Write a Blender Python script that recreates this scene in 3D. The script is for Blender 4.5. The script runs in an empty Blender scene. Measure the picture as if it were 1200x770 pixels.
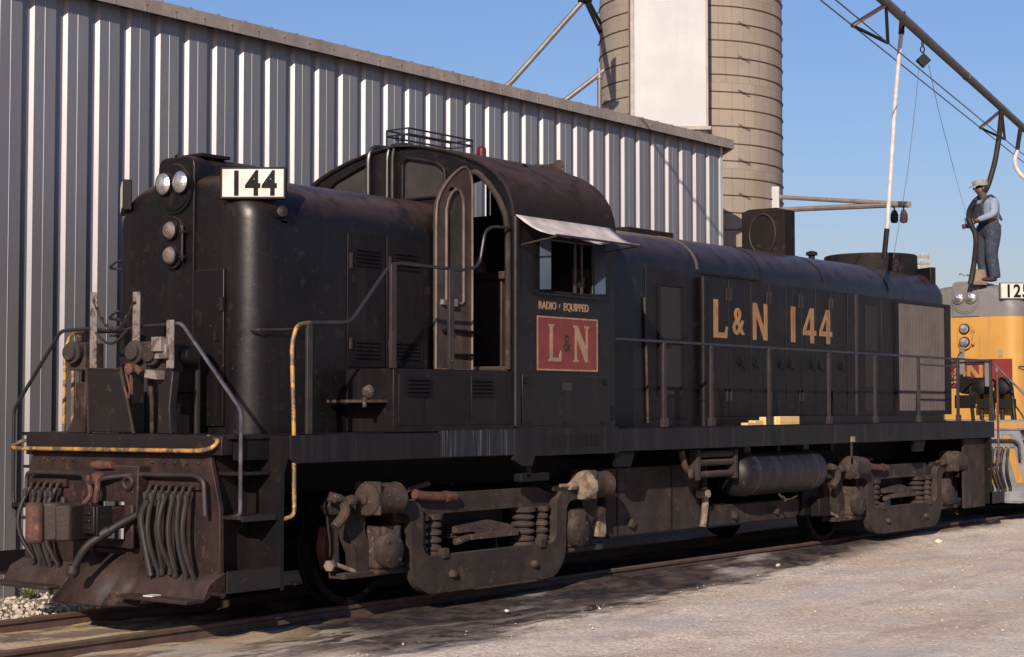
import bpy, bmesh, math, random
from mathutils import Vector, Matrix, noise
from mathutils.geometry import tessellate_polygon
random.seed(7)
R = math.radians
S = bpy.context.scene
COL = S.collection

# ------------------------------------------------------------ camera, sky, sun, exposure
F_PX = 1987.0
cam = bpy.data.cameras.new('camera'); co = bpy.data.objects.new('camera', cam); COL.objects.link(co); S.camera = co
cam.sensor_width = 36; cam.lens = F_PX / 1200 * 36; cam.clip_start = .1; cam.clip_end = 2000
YAW, PIT = 0.659036, 0.045071
fw = Vector((math.cos(YAW)*math.cos(PIT), math.sin(YAW)*math.cos(PIT), math.sin(PIT)))
co.location = (-9.237, -11.364, 1.80)
co.rotation_euler = fw.to_track_quat('-Z', 'Y').to_euler()
SUNV = Vector((-2.12, -1.0, 0.99)).normalized()          # towards the sun
W = bpy.data.worlds.new('World'); S.world = W; W.use_nodes = True
nt = W.node_tree; bg = nt.nodes['Background']; sky = nt.nodes.new('ShaderNodeTexSky')
sky.sky_type = 'NISHITA'; sky.sun_disc = False
sky.sun_elevation = math.asin(SUNV.z); sky.sun_rotation = math.atan2(SUNV.x, SUNV.y)
sky.air_density = 1.5; sky.dust_density = 1.0; sky.ozone_density = 10.0; sky.altitude = 200
tint = nt.nodes.new('ShaderNodeMix'); tint.data_type = 'RGBA'; tint.blend_type = 'MULTIPLY'; tint.inputs[0].default_value = 1; tint.inputs[7].default_value = (1.44, 1.01, 1.0, 1)
nt.links.new(sky.outputs[0], tint.inputs[6]); nt.links.new(tint.outputs[2], bg.inputs[0]); bg.inputs[1].default_value = 0.094
sl = bpy.data.lights.new('sun', 'SUN'); sl.energy = 5.0; sl.angle = R(.5); sl.color = (1, .86, .70)
so = bpy.data.objects.new('sun', sl); COL.objects.link(so); so.rotation_euler = (-SUNV).to_track_quat('-Z', 'Y').to_euler()
so.location = (-20, -10, 20)
S.view_settings.view_transform = 'Standard'; S.view_settings.look = 'None'; S.view_settings.gamma = 1
S.view_settings.exposure = 0.35

CAMP = Vector(co.location); FR = Vector((fw.y, -fw.x, 0)).normalized(); FU = FR.cross(fw)
def ray(x, y): return fw + FR * ((x - 600) / F_PX) - FU * ((y - 385) / F_PX)
def onray(x, y, D): return CAMP + ray(x, y) * D          # world point at a measured depth

# ------------------------------------------------------------ materials
def mat(name, c1, c2=None, scale=3.0, rough=.6, metal=0.0, c3=None, s3=9.0, t3=.62, bump=.0, bscale=30, dust=None, damt=.6,
        streak=None, samt=.5, stretch=(1, 1, 1), rvar=.12, coat=0, fine=0.15, spec=.5, chips=None):
    m = bpy.data.materials.new(name); m.use_nodes = True; n = m.node_tree.nodes; L = m.node_tree.links
    b = n['Principled BSDF']; geo = n.new('ShaderNodeNewGeometry')
    def N(t, **k):
        x = n.new(t)
        for a, v in k.items(): setattr(x, a, v)
        return x
    def nz(sc, st=(1, 1, 1), det=5, ro=.6):
        mp = N('ShaderNodeMapping'); mp.inputs['Scale'].default_value = st; L.new(geo.outputs['Position'], mp.inputs[0])
        t = N('ShaderNodeTexNoise'); t.inputs['Scale'].default_value = sc; t.inputs['Detail'].default_value = det
        t.inputs['Roughness'].default_value = ro; L.new(mp.outputs[0], t.inputs[0]); return t.outputs['Fac']
    def ramp(f, a, z):
        r = N('ShaderNodeMapRange'); r.inputs[1].default_value = a; r.inputs[2].default_value = z; r.interpolation_type = 'SMOOTHSTEP'
        L.new(f, r.inputs[0]); return r.outputs[0]
    def mix(f, a, z, amt=1):
        x = N('ShaderNodeMix', data_type='RGBA'); 
        if amt != 1:
            q = N('ShaderNodeMath', operation='MULTIPLY'); q.inputs[1].default_value = amt; L.new(f, q.inputs[0]); f = q.outputs[0]
        L.new(f, x.inputs[0])
        for s, v in ((6, a), (7, z)):
            if isinstance(v, tuple): x.inputs[s].default_value = (*v, 1)
            else: L.new(v, x.inputs[s])
        return x.outputs[2]
    c2 = c2 or tuple(v * .7 for v in c1)
    col = mix(ramp(nz(scale, stretch), .35, .65), c1, c2)
    if c3: col = mix(ramp(nz(s3, det=7, ro=.7), t3 - .04, t3 + .04), col, c3)
    if streak:
        col = mix(ramp(nz(7, (stretch[0] if name.startswith('scuffed') else 1, 1, .07), 4), .52, .72), col, streak, samt)
    if dust:
        sx = N('ShaderNodeSeparateXYZ'); L.new(geo.outputs['Normal'], sx.inputs[0])
        up = ramp(sx.outputs[2], .1, .95)
        q = N('ShaderNodeMath', operation='MULTIPLY'); L.new(up, q.inputs[0]); L.new(ramp(nz(5), .2, .6), q.inputs[1])
        col = mix(q.outputs[0], col, dust, damt)
    if chips:
        col = mix(ramp(nz(34, det=2, ro=.5), .735, .755), col, chips, .8)
    if fine:
        col = mix(ramp(nz(55, det=3), .3, .8), col, tuple(min(1, v * 1.9 + .01) for v in c1), fine)
    L.new(col, b.inputs['Base Color'])
    rr = N('ShaderNodeMapRange'); rr.inputs[3].default_value = max(.05, rough - rvar); rr.inputs[4].default_value = min(1, rough + rvar)
    L.new(nz(6), rr.inputs[0]); L.new(rr.outputs[0], b.inputs['Roughness'])
    b.inputs['Metallic'].default_value = metal; b.inputs['Specular IOR Level'].default_value = spec; b.inputs['Coat Weight'].default_value = coat
    if bump:
        bp = N('ShaderNodeBump'); bp.inputs['Strength'].default_value = bump; bp.inputs['Distance'].default_value = .01
        L.new(nz(bscale), bp.inputs['Height']); L.new(bp.outputs[0], b.inputs['Normal'])
    return m
def emis(name, c, s):
    m = mat(name, c); b = m.node_tree.nodes['Principled BSDF']; b.inputs['Emission Color'].default_value = (*c, 1); b.inputs['Emission Strength'].default_value = s; return m

M = {}
M['black'] = mat('black_engine_paint', (.0050, .0040, .0050), (.0034, .0028, .0036), 1.6, .36, dust=(.060, .036, .031), damt=.85, streak=(.0125, .009, .0082), samt=.55, c3=(.0145, .0100, .0088), s3=7, t3=.61, bump=.5, bscale=2.6, rvar=.07, spec=.26, chips=(.06, .046, .04))
M['roof'] = mat('sooty_roof_paint', (.0125, .0088, .0086), (.007, .0053, .0056), 1.8, .70, dust=(.058, .036, .033), damt=.8, c3=(.030, .020, .018), s3=7, t3=.61, spec=.15, bump=.4, bscale=3)
M['door'] = mat('faded_door_paint', (.0050, .0042, .0054), (.0088, .0070, .0078), 2.2, .44, streak=(.017, .0125, .012), samt=.5, c3=(.016, .012, .011), s3=8, t3=.63, spec=.16)
M['sill'] = mat('worn_sill_paint', (.0062, .0056, .0078), (.010, .0085, .0105), 5, .5, streak=(.045, .038, .040), samt=.35, stretch=(1, 1, .2), spec=.18)
M['sillscuff'] = mat('scuffed_sill_paint', (.0085, .0115, .017), (.006, .006, .009), 9, .5, streak=(.24, .225, .215), samt=.62, stretch=(8, 8, .25), c3=(.13, .11, .10), s3=40, t3=.68, spec=.3)
M['truck'] = mat('dusty_cast_steel', (.031, .0215, .019), (.0145, .0105, .0100), 3.5, .8, dust=(.075, .054, .046), damt=.8, c3=(.056, .034, .025), s3=6, t3=.61, bump=.4, bscale=26, spec=.3, chips=(.12, .095, .08))
M['truckdark'] = mat('shade_dark_steel', (.0045, .0036, .0040), (.003, .0025, .0028), 4, .65, dust=(.022, .016, .014), damt=.6, bump=.2, spec=.2)  # near-black steel: deep shade of wheels and underframe put into the colour
M['grime'] = mat('grimy_brake_iron', (.050, .033, .027), (.020, .0138, .0122), 7, .85, c3=(.105, .075, .058), s3=14, t3=.61, bump=.5, bscale=35, spec=.3)
M['crust'] = mat('pale_dirt_and_lit_levers', (.21, .155, .115), (.07, .048, .038), 10, .9, bump=.6, bscale=30)
M['rust'] = mat('orange_rusty_steel', (.085, .031, .021), (.035, .017, .014), 7, .75, c3=(.15, .065, .04), s3=13, bump=.3)
M['pilot'] = mat('rusty_brown_pilot', (.0250, .0128, .0112), (.0100, .0064, .0066), 3.2, .60, c3=(.050, .0235, .017), s3=5, t3=.60, streak=(.042, .0225, .018), samt=.5, dust=(.062, .042, .036), damt=.6, bump=.45, bscale=18, spec=.3, chips=(.14, .10, .085))
M['pilotdark'] = mat('dark_pilot_beam', (.0105, .0072, .0076), (.006, .0047, .0054), 3, .5, c3=(.03, .0165, .0135), s3=8, t3=.62, spec=.35)
M['hose'] = mat('rubber_hose', (.0085, .0065, .0068), (.020, .0145, .0135), 8, .6, spec=.35)
M['steel'] = mat('bare_worn_pipe', (.13, .122, .145), (.055, .05, .06), 8, .3, metal=.6)
M['rail_black'] = mat('dark_handrail_paint', (.020, .018, .022), (.012, .011, .014), 6, .35)
M['post'] = mat('handrail_post_paint', (.028, .020, .019), (.014, .0112, .012), 6, .55, spec=.35)
M['whitepost'] = mat('chipped_white_paint', (.17, .145, .135), (.12, .10, .09), 10, .7, c3=(.05, .03, .024), s3=13, t3=.53)
M['yellowrail'] = mat('chipped_yellow_pipe', (.40, .21, .035), (.22, .125, .04), 4, .5, c3=(.06, .038, .03), s3=7, t3=.49)
M['glass'] = mat('dusty_window_glass', (.07, .062, .06), (.05, .045, .044), 4, .2, fine=0)
M['blueglass'] = mat('tinted_wind_deflector', (.020, .034, .066), (.014, .024, .048), 4, .3, fine=0, spec=.15)
M['doorleaf'] = mat('worn_bare_door', (.046, .032, .027), (.024, .017, .0155), 5, .6, streak=(.10, .077, .066), samt=.5, bump=.1)
M['canvas'] = mat('grey_white_canvas', (.46, .42, .40), (.32, .285, .275), 5, .9, bump=.25, bscale=12)
M['board'] = mat('number_board_white', (.56, .52, .48), (.47, .435, .40), 6, .6, fine=0, spec=.2)
M['numeral'] = mat('number_black', (.006, .0065, .008), rough=.6, fine=0, spec=.1)
M['gold'] = mat('imitation_gold_lettering', (.27, .145, .060), (.20, .105, .044), 6, .6, streak=(.09, .05, .027), samt=.6)
M['smallgold'] = mat('faded_gold_lettering', (.24, .15, .095), (.18, .105, .07), 12, .6)
M['red'] = mat('faded_red_panel', (.145, .027, .024), (.105, .022, .020), 6, .6, streak=(.08, .028, .024), samt=.5, spec=.3)
M['lens'] = mat('sealed_beam_lens', (.75, .73, .72), (.55, .53, .52), 20, .12, metal=.85, fine=0, bump=.5, bscale=60)
M['dimlens'] = mat('dull_lens', (.30, .24, .21), (.16, .13, .12), 15, .22, metal=.6, fine=0)
M['beacon'] = mat('red_beacon_glass', (.10, .012, .010), rough=.2, fine=0)
M['moulding'] = mat('worn_bright_edge', (.125, .088, .07), (.07, .05, .042), 6, .5, streak=(.22, .17, .14), samt=.6, metal=.2)
M['tank'] = mat('streaked_air_tank', (.018, .0145, .0165), (.0045, .004, .005), 2.2, .5, stretch=(4, .35, .35), streak=(.008, .0065, .008), samt=.7, c3=(.04, .033, .032), s3=9, t3=.63, spec=.3)
M['shutter'] = mat('dusty_shutter', (.100, .082, .078), (.075, .061, .059), 2, .8, streak=(.14, .118, .11), samt=.4, spec=.3)
M['mesh'] = mat('filter_mesh', (.005, .0045, .0055), (.012, .0105, .011), 60, .8)
M['interior'] = mat('cab_interior_paint', (.045, .026, .020), (.018, .012, .011), 3, .7)
M['wood'] = mat('fresh_wood_block', (.62, .42, .18), (.5, .32, .13), 12, .8, stretch=(.2, 1, 1))
# second engine
M['y_yellow'] = mat('yellow_engine_paint', (.41, .220, .052), (.37, .195, .047), 2, .5, streak=(.22, .13, .055), samt=.5, fine=.05, spec=.3)
M['y_gray'] = mat('grey_engine_paint', (.15, .14, .14), (.12, .112, .112), 2, .5, fine=.05, dust=(.22, .19, .17), spec=.35)
M['y_pilot'] = mat('grimy_grey_pilot', (.20, .20, .22), (.12, .12, .13), 3, .6, c3=(.10, .08, .07), s3=6)
M['y_herald'] = mat('bright_red_panel', (.17, .02, .022), (.135, .018, .02), 4, .6, fine=0, spec=.3)
M['y_letter'] = mat('yellow_lettering', (.32, .17, .045), rough=.6, fine=0)
# setting
M['wall'] = mat('coated_steel_siding', (.212, .210, .228), (.182, .182, .198), .9, .41, metal=.44, streak=(.235, .225, .23), samt=.4, stretch=(1, 1, .25), fine=.08, rvar=.05, c3=(.205, .19, .185), s3=2.5, t3=.62)
M['fascia'] = mat('weathered_gutter', (.28, .235, .205), (.21, .175, .155), 4, .55, streak=(.14, .105, .09), samt=.4, metal=.2)
M['roofsheet'] = mat('roof_sheet', (.25, .24, .24), rough=.5, metal=.5)
M['silopaint'] = mat('white_painted_sheet', (.40, .40, .41), (.355, .355, .365), 1.3, .6, streak=(.32, .32, .325), samt=.5, fine=.05)
M['pipe'] = mat('galvanised_spout', (.17, .155, .145), (.12, .108, .10), 5, .5, metal=.3)
M['gantry'] = mat('weathered_boom_pipe', (.13, .118, .105), (.09, .08, .073), 5, .6, metal=.3)
M['strut'] = mat('rust_primer_strut', (.38, .22, .17), (.25, .14, .11), 6, .7)
M['hoop'] = mat('rusty_hoop', (.10, .07, .055), rough=.8)
M['dark'] = mat('dark_iron', (.006, .0055, .0065), rough=.6, spec=.25)
M['whitehose'] = mat('white_hose', (.50, .485, .47), (.38, .365, .35), 8, .5, fine=0)
M['cable'] = mat('steel_cable', (.09, .085, .09), rough=.5)
M['railsteel'] = mat('rusty_rail_steel', (.085, .048, .036), (.048, .029, .023), 6, .7, dust=(.13, .09, .07), damt=.6)
M['stone'] = mat('limestone_chips', (.46, .39, .33), (.30, .255, .215), 5, .9)
M['pebble'] = mat('pale_rubble', (.55, .48, .40), (.4, .34, .28), 8, .9)
M['weed'] = mat('weed_green', (.05, .075, .022), (.09, .10, .035), 20, .7, fine=0)
M['denim'] = mat('worn_denim', (.021, .029, .048), (.014, .019, .033), 9, .9, c3=(.045, .058, .085), s3=14, t3=.58, bump=.8, bscale=14)
M['shirt'] = mat('pale_blue_shirt', (.20, .245, .32), (.15, .185, .25), 8, .9, bump=.8, bscale=12)
M['cap'] = mat('striped_grey_cap', (.24, .23, .23), (.17, .165, .165), 30, .9)
M['skin'] = mat('bare_skin', (.11, .058, .042), (.08, .045, .034), 9, .6, fine=0)  # brown skin tone, varied by noise
M['hair'] = mat('dark_hair', (.02, .015, .012), rough=.7)
M['boot'] = mat('dark_boots', (.03, .022, .018), rough=.7)
M['bin'] = mat('rusty_sand_hatch', (.20, .13, .09), (.12, .08, .06), 9, .8)

# silo staves: horizontal joints + staves
M['glass'].node_tree.nodes['Principled BSDF'].inputs['Alpha'].default_value = .42
def silo_mat():
    m = mat('concrete_staves', (.255, .212, .170), (.22, .182, .147), 1.2, .85, streak=(.19, .157, .125), samt=.35, fine=.2)
    n = m.node_tree.nodes; L = m.node_tree.links; b = n['Principled BSDF']
    tc = n.new('ShaderNodeUVMap'); br = n.new('ShaderNodeTexBrick'); L.new(tc.outputs[0], br.inputs[0])
    br.inputs['Scale'].default_value = 1; br.inputs['Brick Width'].default_value = .25; br.inputs['Row Height'].default_value = .76
    br.inputs['Mortar Size'].default_value = .006; br.inputs['Color1'].default_value = (1, 1, 1, 1); br.inputs['Color2'].default_value = (.87, .87, .87, 1); br.inputs['Mortar'].default_value = (.68, .68, .68, 1)
    src = b.inputs['Base Color'].links[0].from_socket; x = n.new('ShaderNodeMix'); x.data_type = 'RGBA'; x.blend_type = 'MULTIPLY'; x.inputs[0].default_value = 1
    L.new(src, x.inputs[6]); L.new(br.outputs['Color'], x.inputs[7]); L.new(x.outputs[2], b.inputs['Base Color']); return m
M['silo'] = silo_mat()

# ground: gravel with dirt, oily band beside the track, spilled sand
def ground_mat():
    m = bpy.data.materials.new('yard_ground'); m.use_nodes = True; n = m.node_tree.nodes; L = m.node_tree.links; b = n['Principled BSDF']
    geo = n.new('ShaderNodeNewGeometry'); sx = n.new('ShaderNodeSeparateXYZ'); L.new(geo.outputs['Position'], sx.inputs[0]); X, Y = sx.outputs[0], sx.outputs[1]
    def v(op, a, c=None, d=None):
        q = n.new('ShaderNodeMath'); q.operation = op
        for i, s in enumerate((a, c, d)):
            if s is None: continue
            if isinstance(s, (int, float)): q.inputs[i].default_value = s
            else: L.new(s, q.inputs[i])
        return q.outputs[0]
    def nz(sc, st=(1, 1, 1), det=6, ro=.6):
        mp = n.new('ShaderNodeMapping'); mp.inputs['Scale'].default_value = st; L.new(geo.outputs['Position'], mp.inputs[0])
        t = n.new('ShaderNodeTexNoise'); t.inputs['Scale'].default_value = sc; t.inputs['Detail'].default_value = det; t.inputs['Roughness'].default_value = ro
        L.new(mp.outputs[0], t.inputs[0]); return t.outputs['Fac']
    def rg(f, a, z, o0=0, o1=1):
        r = n.new('ShaderNodeMapRange'); r.interpolation_type = 'SMOOTHSTEP'
        for i, s in ((1, a), (2, z), (3, o0), (4, o1)): r.inputs[i].default_value = s
        L.new(f, r.inputs[0]); return r.outputs[0]
    def mix(f, a, z):
        x = n.new('ShaderNodeMix'); x.data_type = 'RGBA'; L.new(f, x.inputs[0])
        for s, c in ((6, a), (7, z)):
            if isinstance(c, tuple): x.inputs[s].default_value = (*c, 1)
            else: L.new(c, x.inputs[s])
        return x.outputs[2]
    col = mix(rg(nz(1.1), .38, .62), (.60, .505, .41), (.53, .455, .39))
    col = mix(rg(nz(.5, (.5, 1, 1)), .48, .6), col, (.52, .415, .32))
    col = mix(v('MULTIPLY', rg(nz(3, (.35, 1, 1)), .55, .68), .5), col, (.30, .225, .165))
    vo = n.new('ShaderNodeTexVoronoi'); vo.inputs['Scale'].default_value = 42; L.new(geo.outputs['Position'], vo.inputs[0])
    sh = n.new('ShaderNodeHueSaturation'); L.new(col, sh.inputs['Color']); L.new(rg(vo.outputs['Color'], 0, 1, .72, 1.25), sh.inputs['Value']); col = sh.outputs[0]
    # light speckle of pale chips
    col = mix(v('MULTIPLY', rg(nz(90, det=2), .68, .74), .5), col, (.68, .62, .57))
    # brown trackside dirt
    wob = v('MULTIPLY', v('SUBTRACT', nz(1.1, (.5, 1, 1)), .5), 1.5)
    yy = v('ADD', Y, wob)
    edgeB = v('ADD', -2.3, v('MULTIPLY', X, .07))
    dirt = rg(v('SUBTRACT', yy, edgeB), -.15, .35)
    col = mix(dirt, col, mix(rg(nz(4), .4, .6), (.20, .145, .11), (.125, .088, .07)))
    # dark oily band
    wob2 = v('MULTIPLY', v('SUBTRACT', nz(1.6, (.35, 1, 1), 7), .5), 1.7)
    e1 = rg(v('SUBTRACT', v('ADD', Y, v('ADD', wob2, v('MULTIPLY', v('SUBTRACT', nz(9, (.3, 1, 1), 7), .5), .9))), v('ADD', -2.80, v('MULTIPLY', X, .13))), -.20, .22)
    xr = v('MULTIPLY', rg(v('ADD', X, v('MULTIPLY', wob2, 1.2)), .2, 1.0), rg(X, 10.5, 14.5, 1, .25))
    oil = v('MULTIPLY', v('MULTIPLY', e1, xr), v('ADD', .72, v('MULTIPLY', rg(nz(5), .35, .6), .28)))
    oil = v('MULTIPLY', oil, rg(Y, 1.2, 2.2, 1, .3))
    col = mix(oil, col, mix(rg(nz(3.5, (.5, 1, 1), 7, .7), .44, .62), (.0155, .0115, .0130), (.070, .048, .042)))
    # sand patches spilt over and outside the rail
    sp = v('MULTIPLY', rg(nz(2.3, (.6, 1.6, 1), 7), .47, .52), v('MULTIPLY', rg(X, .2, 1.6, 1, 0), rg(v('ABSOLUTE', v('ADD', Y, .25)), .9, 1.6, 1, 0)))
    col = mix(sp, col, (.42, .31, .175))
    sp2 = v('MULTIPLY', rg(nz(3.1, (.5, 1.6, 1), 7), .50, .56), v('MULTIPLY', rg(v('ABSOLUTE', v('SUBTRACT', X, .2)), .7, 1.5, 1, 0), rg(v('ABSOLUTE', v('ADD', Y, 1.5)), .25, .75, 1, 0)))
    col = mix(sp2, col, (.38, .33, .27))
    # long smears of dirty water and tyre marks across the yard
    col = mix(v('MULTIPLY', rg(nz(1.7, (.16, 1.3, 1), 7, .65), .56, .66), .45), col, (.33, .275, .23))
    col = mix(v('MULTIPLY', rg(nz(.8, (.4, 1, 1), 6), .54, .64), .6), col, (.45, .42, .395))
    # gravel strip by the wall
    gw = rg(Y, 1.3, 1.8)
    col = mix(gw, col, mix(rg(vo.outputs['Distance'], .1, .5), (.36, .31, .25), (.15, .125, .10)))
    L.new(col, b.inputs['Base Color']); b.inputs['Roughness'].default_value = .95
    L.new(rg(oil, 0, 1, .95, .6), b.inputs['Roughness'])
    bp = n.new('ShaderNodeBump'); bp.inputs['Strength'].default_value = .55; bp.inputs['Distance'].default_value = .02
    L.new(v('ADD', nz(22), v('MULTIPLY', nz(5), 1.5)), bp.inputs['Height']); L.new(bp.outputs[0], b.inputs['Normal'])
    return m
M['ground'] = ground_mat()

# ------------------------------------------------------------ mesh helpers
class MB:
    def __init__(s): s.bm = bmesh.new()
    def face(s, vs):
        try: return s.bm.faces.new(vs)
        except ValueError: return None
    def box(s, x0, x1, y0, y1, z0, z1, mtx=None):
        c = [Vector((x, y, z)) for x in (x0, x1) for y in (y0, y1) for z in (z0, z1)]
        if mtx is not None: c = [mtx @ p for p in c]
        v = [s.bm.verts.new(p) for p in c]
        for f in ((0, 1, 3, 2), (4, 6, 7, 5), (0, 4, 5, 1), (2, 3, 7, 6), (0, 2, 6, 4), (1, 5, 7, 3)): s.face([v[i] for i in f])
        return s
    def ring(s, c, ax, r, seg, ref=None):
        ax = Vector(ax).normalized(); a = ref or (Vector((0, 0, 1)) if abs(ax.z) < .9 else Vector((1, 0, 0)))
        u = ax.cross(a).normalized(); w = ax.cross(u)
        return [s.bm.verts.new(Vector(c) + (u * math.cos(t) + w * math.sin(t)) * r) for t in [2 * math.pi * i / seg for i in range(seg)]]
    def skinr(s, rings, cap=True):
        for a, b in zip(rings, rings[1:]):
            n = len(a)
            for i in range(n): s.face([a[i], a[(i + 1) % n], b[(i + 1) % n], b[i]])
        if cap: s.face(list(reversed(rings[0]))); s.face(rings[-1])
        return s
    def cyl(s, p0, p1, r, seg=16, r1=None):
        ax = Vector(p1) - Vector(p0); return s.skinr([s.ring(p0, ax, r, seg), s.ring(p1, ax, r if r1 is None else r1, seg)])
    def lathe(s, p0, ax, prof, seg=24):        # prof: (distance along axis, radius)
        ax = Vector(ax).normalized(); p0 = Vector(p0)
        return s.skinr([s.ring(p0 + ax * d, ax, max(r, .0005), seg) for d, r in prof])
    def tube(s, pts, r, seg=10, bend=.0, closed=False):
        P = [Vector(p) for p in pts]
        if bend:
            Q = [P[0]]
            for a, b, c in zip(P, P[1:], P[2:]):
                d1 = min(bend, (b - a).length * .45); d2 = min(bend, (c - b).length * .45)
                s0 = b + (a - b).normalized() * d1; s2 = b + (c - b).normalized() * d2
                for i in range(6):
                    t = i / 5; Q.append(s0 * (1 - t) ** 2 + b * 2 * t * (1 - t) + s2 * t * t)
            Q.append(P[-1]); P = Q
        rings = []; ref = None
        for i, p in enumerate(P):
            d = (P[min(i + 1, len(P) - 1)] - P[max(i - 1, 0)])
            if d.length < 1e-7: continue
            d.normalize()
            if ref is None: ref = Vector((0, 0, 1)) if abs(d.z) < .9 else Vector((1, 0, 0))
            u = d.cross(ref); 
            if u.length < 1e-4: u = d.cross(Vector((.3, 1, .2)))
            u.normalize(); ref = u.cross(d).normalized(); w = d.cross(u)
            rr = r[i] if isinstance(r, list) else r
            rings.append([s.bm.verts.new(p + (u * math.cos(t) + w * math.sin(t)) * rr) for t in [2 * math.pi * k / seg for k in range(seg)]])
        return s.skinr(rings)
    def prism(s, pts, plane, a, b, holes=()):  # plane 'XZ' 'YZ' 'XY': pts 2D, extruded along the third axis from a to b
        def P(p, d):
            return {'XZ': (p[0], d, p[1]), 'YZ': (d, p[0], p[1]), 'XY': (p[0], p[1], d)}[plane]
        loops = [list(pts)] + [list(h) for h in holes]
        tri = tessellate_polygon([[Vector((p[0], p[1], 0)) for p in l] for l in loops]); flat = [p for l in loops for p in l]
        va = [s.bm.verts.new(P(p, a)) for p in flat]; vb = [s.bm.verts.new(P(p, b)) for p in flat]
        for t in tri: s.face([va[i] for i in t]); s.face([vb[i] for i in reversed(t)])
        k = 0
        for l in loops:
            m = len(l)
            for i in range(m):
                i2 = (i + 1) % m; s.face([va[k + i], va[k + i2], vb[k + i2], vb[k + i]])
            k += m
        return s
    def sphere(s, c, r, sc=(1, 1, 1), u=12, v=8):
        rings = []
        for j in range(1, v):
            t = math.pi * j / v
            rings.append([s.bm.verts.new((c[0] + r * sc[0] * math.sin(t) * math.cos(q), c[1] + r * sc[1] * math.sin(t) * math.sin(q), c[2] + r * sc[2] * math.cos(t))) for q in [2 * math.pi * i / u for i in range(u)]])
        s.skinr(rings); return s
    def mirror_y(s):
        g = s.bm.verts[:] + s.bm.edges[:] + s.bm.faces[:]
        d = bmesh.ops.duplicate(s.bm, geom=g)['geom']
        for v in d:
            if isinstance(v, bmesh.types.BMVert): v.co.y = -v.co.y
        return s
    def build(s, name, m, parent=None, bevel=0, angle=35, jit=0, off=None, label=None):
        bmesh.ops.recalc_face_normals(s.bm, faces=s.bm.faces[:])
        if jit:
            for v in s.bm.verts: v.co += noise.noise_vector(v.co * 9) * jit
        me = bpy.data.meshes.new(name); s.bm.to_mesh(me); s.bm.free()
        me.polygons.foreach_set('use_smooth', [True] * len(me.polygons)); me.set_sharp_from_angle(angle=R(angle))
        me.materials.append(M[m] if isinstance(m, str) else m)
        o = bpy.data.objects.new(name, me); COL.objects.link(o)
        if parent is not None:
            o.parent = parent
            if parent.type == 'EMPTY': o.location = tuple(-c for c in parent['base']); o.location.x += CABX
        if off: o.location = off
        if bevel:
            bv = o.modifiers.new('bevel', 'BEVEL'); bv.width = bevel; bv.segments = 2; bv.limit_method = 'ANGLE'; bv.angle_limit = R(40); bv.harden_normals = False
        if label: o['label'] = label
        return o
def tag(o, label=None, cat=None, group=None, kind=None):
    if label: o['label'] = label
    if cat: o['category'] = cat
    if group: o['group'] = group
    if kind: o['kind'] = kind
    return o
OFFX = 0.0; CABX = 0.0
def thing(name, label, cat, base=(0, 0, 0), group=None):
    o = bpy.data.objects.new(name, None); COL.objects.link(o); o.empty_display_size = .3
    o['base'] = (base[0], base[1], base[2]); o.location = (base[0] + OFFX, base[1], base[2]); return tag(o, label, cat, group)
GL = {}
for body, off, align, spacing in (('144', .028, 'CENTER', 1.12), ('125', .028, 'CENTER', 1.12), ('L&N', .03, 'LEFT', 1.0), ('&', -.01, 'LEFT', 1.0), ('RADIO', .022, 'LEFT', 1.0), ('EQUIPPED', .022, 'LEFT', 1.0), ('F', .0, 'LEFT', 1.0), ('&', .02, 'LEFT', 1.0)):
    cu = bpy.data.curves.new('t', 'FONT'); cu.body = body; cu.size = 1; cu.extrude = 0; cu.offset = off; cu.align_x = align; cu.space_character = spacing; cu.resolution_u = 4
    t = bpy.data.objects.new('t', cu); COL.objects.link(t); dg = bpy.context.evaluated_depsgraph_get(); dg.update()
    GL[(body, off, align, spacing)] = bpy.data.meshes.new_from_object(t.evaluated_get(dg)); bpy.data.objects.remove(t)
def text(name, body, m, parent, origin, xdir, zdir, h, sx=1.0, off=.0, ext=.004, align='LEFT', spacing=1.0):
    me = GL[(body, off, align, spacing)]
    X = Vector(xdir).normalized(); Z = Vector(zdir).normalized(); Nn = X.cross(Z)
    k = h / .70
    bm = bmesh.new(); bm.from_mesh(me)
    r = bmesh.ops.extrude_face_region(bm, geom=bm.faces[:])
    for v in r['geom']:
        if isinstance(v, bmesh.types.BMVert): v.co.z = 1
    for v in bm.verts: v.co = Vector(origin) + X * v.co.x * k * sx + Z * v.co.y * k + Nn * v.co.z * ext
    mb = MB(); mb.bm.free(); mb.bm = bm; return mb.build(name, m, parent, angle=30)
def rect(x0, x1, z0, z1, r=0, n=4):
    if not r: return [(x0, z0), (x1, z0), (x1, z1), (x0, z1)]
    o = []
    for cx, cz, a0 in ((x1 - r, z0 + r, -90), (x1 - r, z1 - r, 0), (x0 + r, z1 - r, 90), (x0 + r, z0 + r, 180)):
        for i in range(n + 1):
            a = R(a0 + 90 * i / n); o.append((cx + r * math.cos(a), cz + r * math.sin(a)))
    return o

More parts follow.
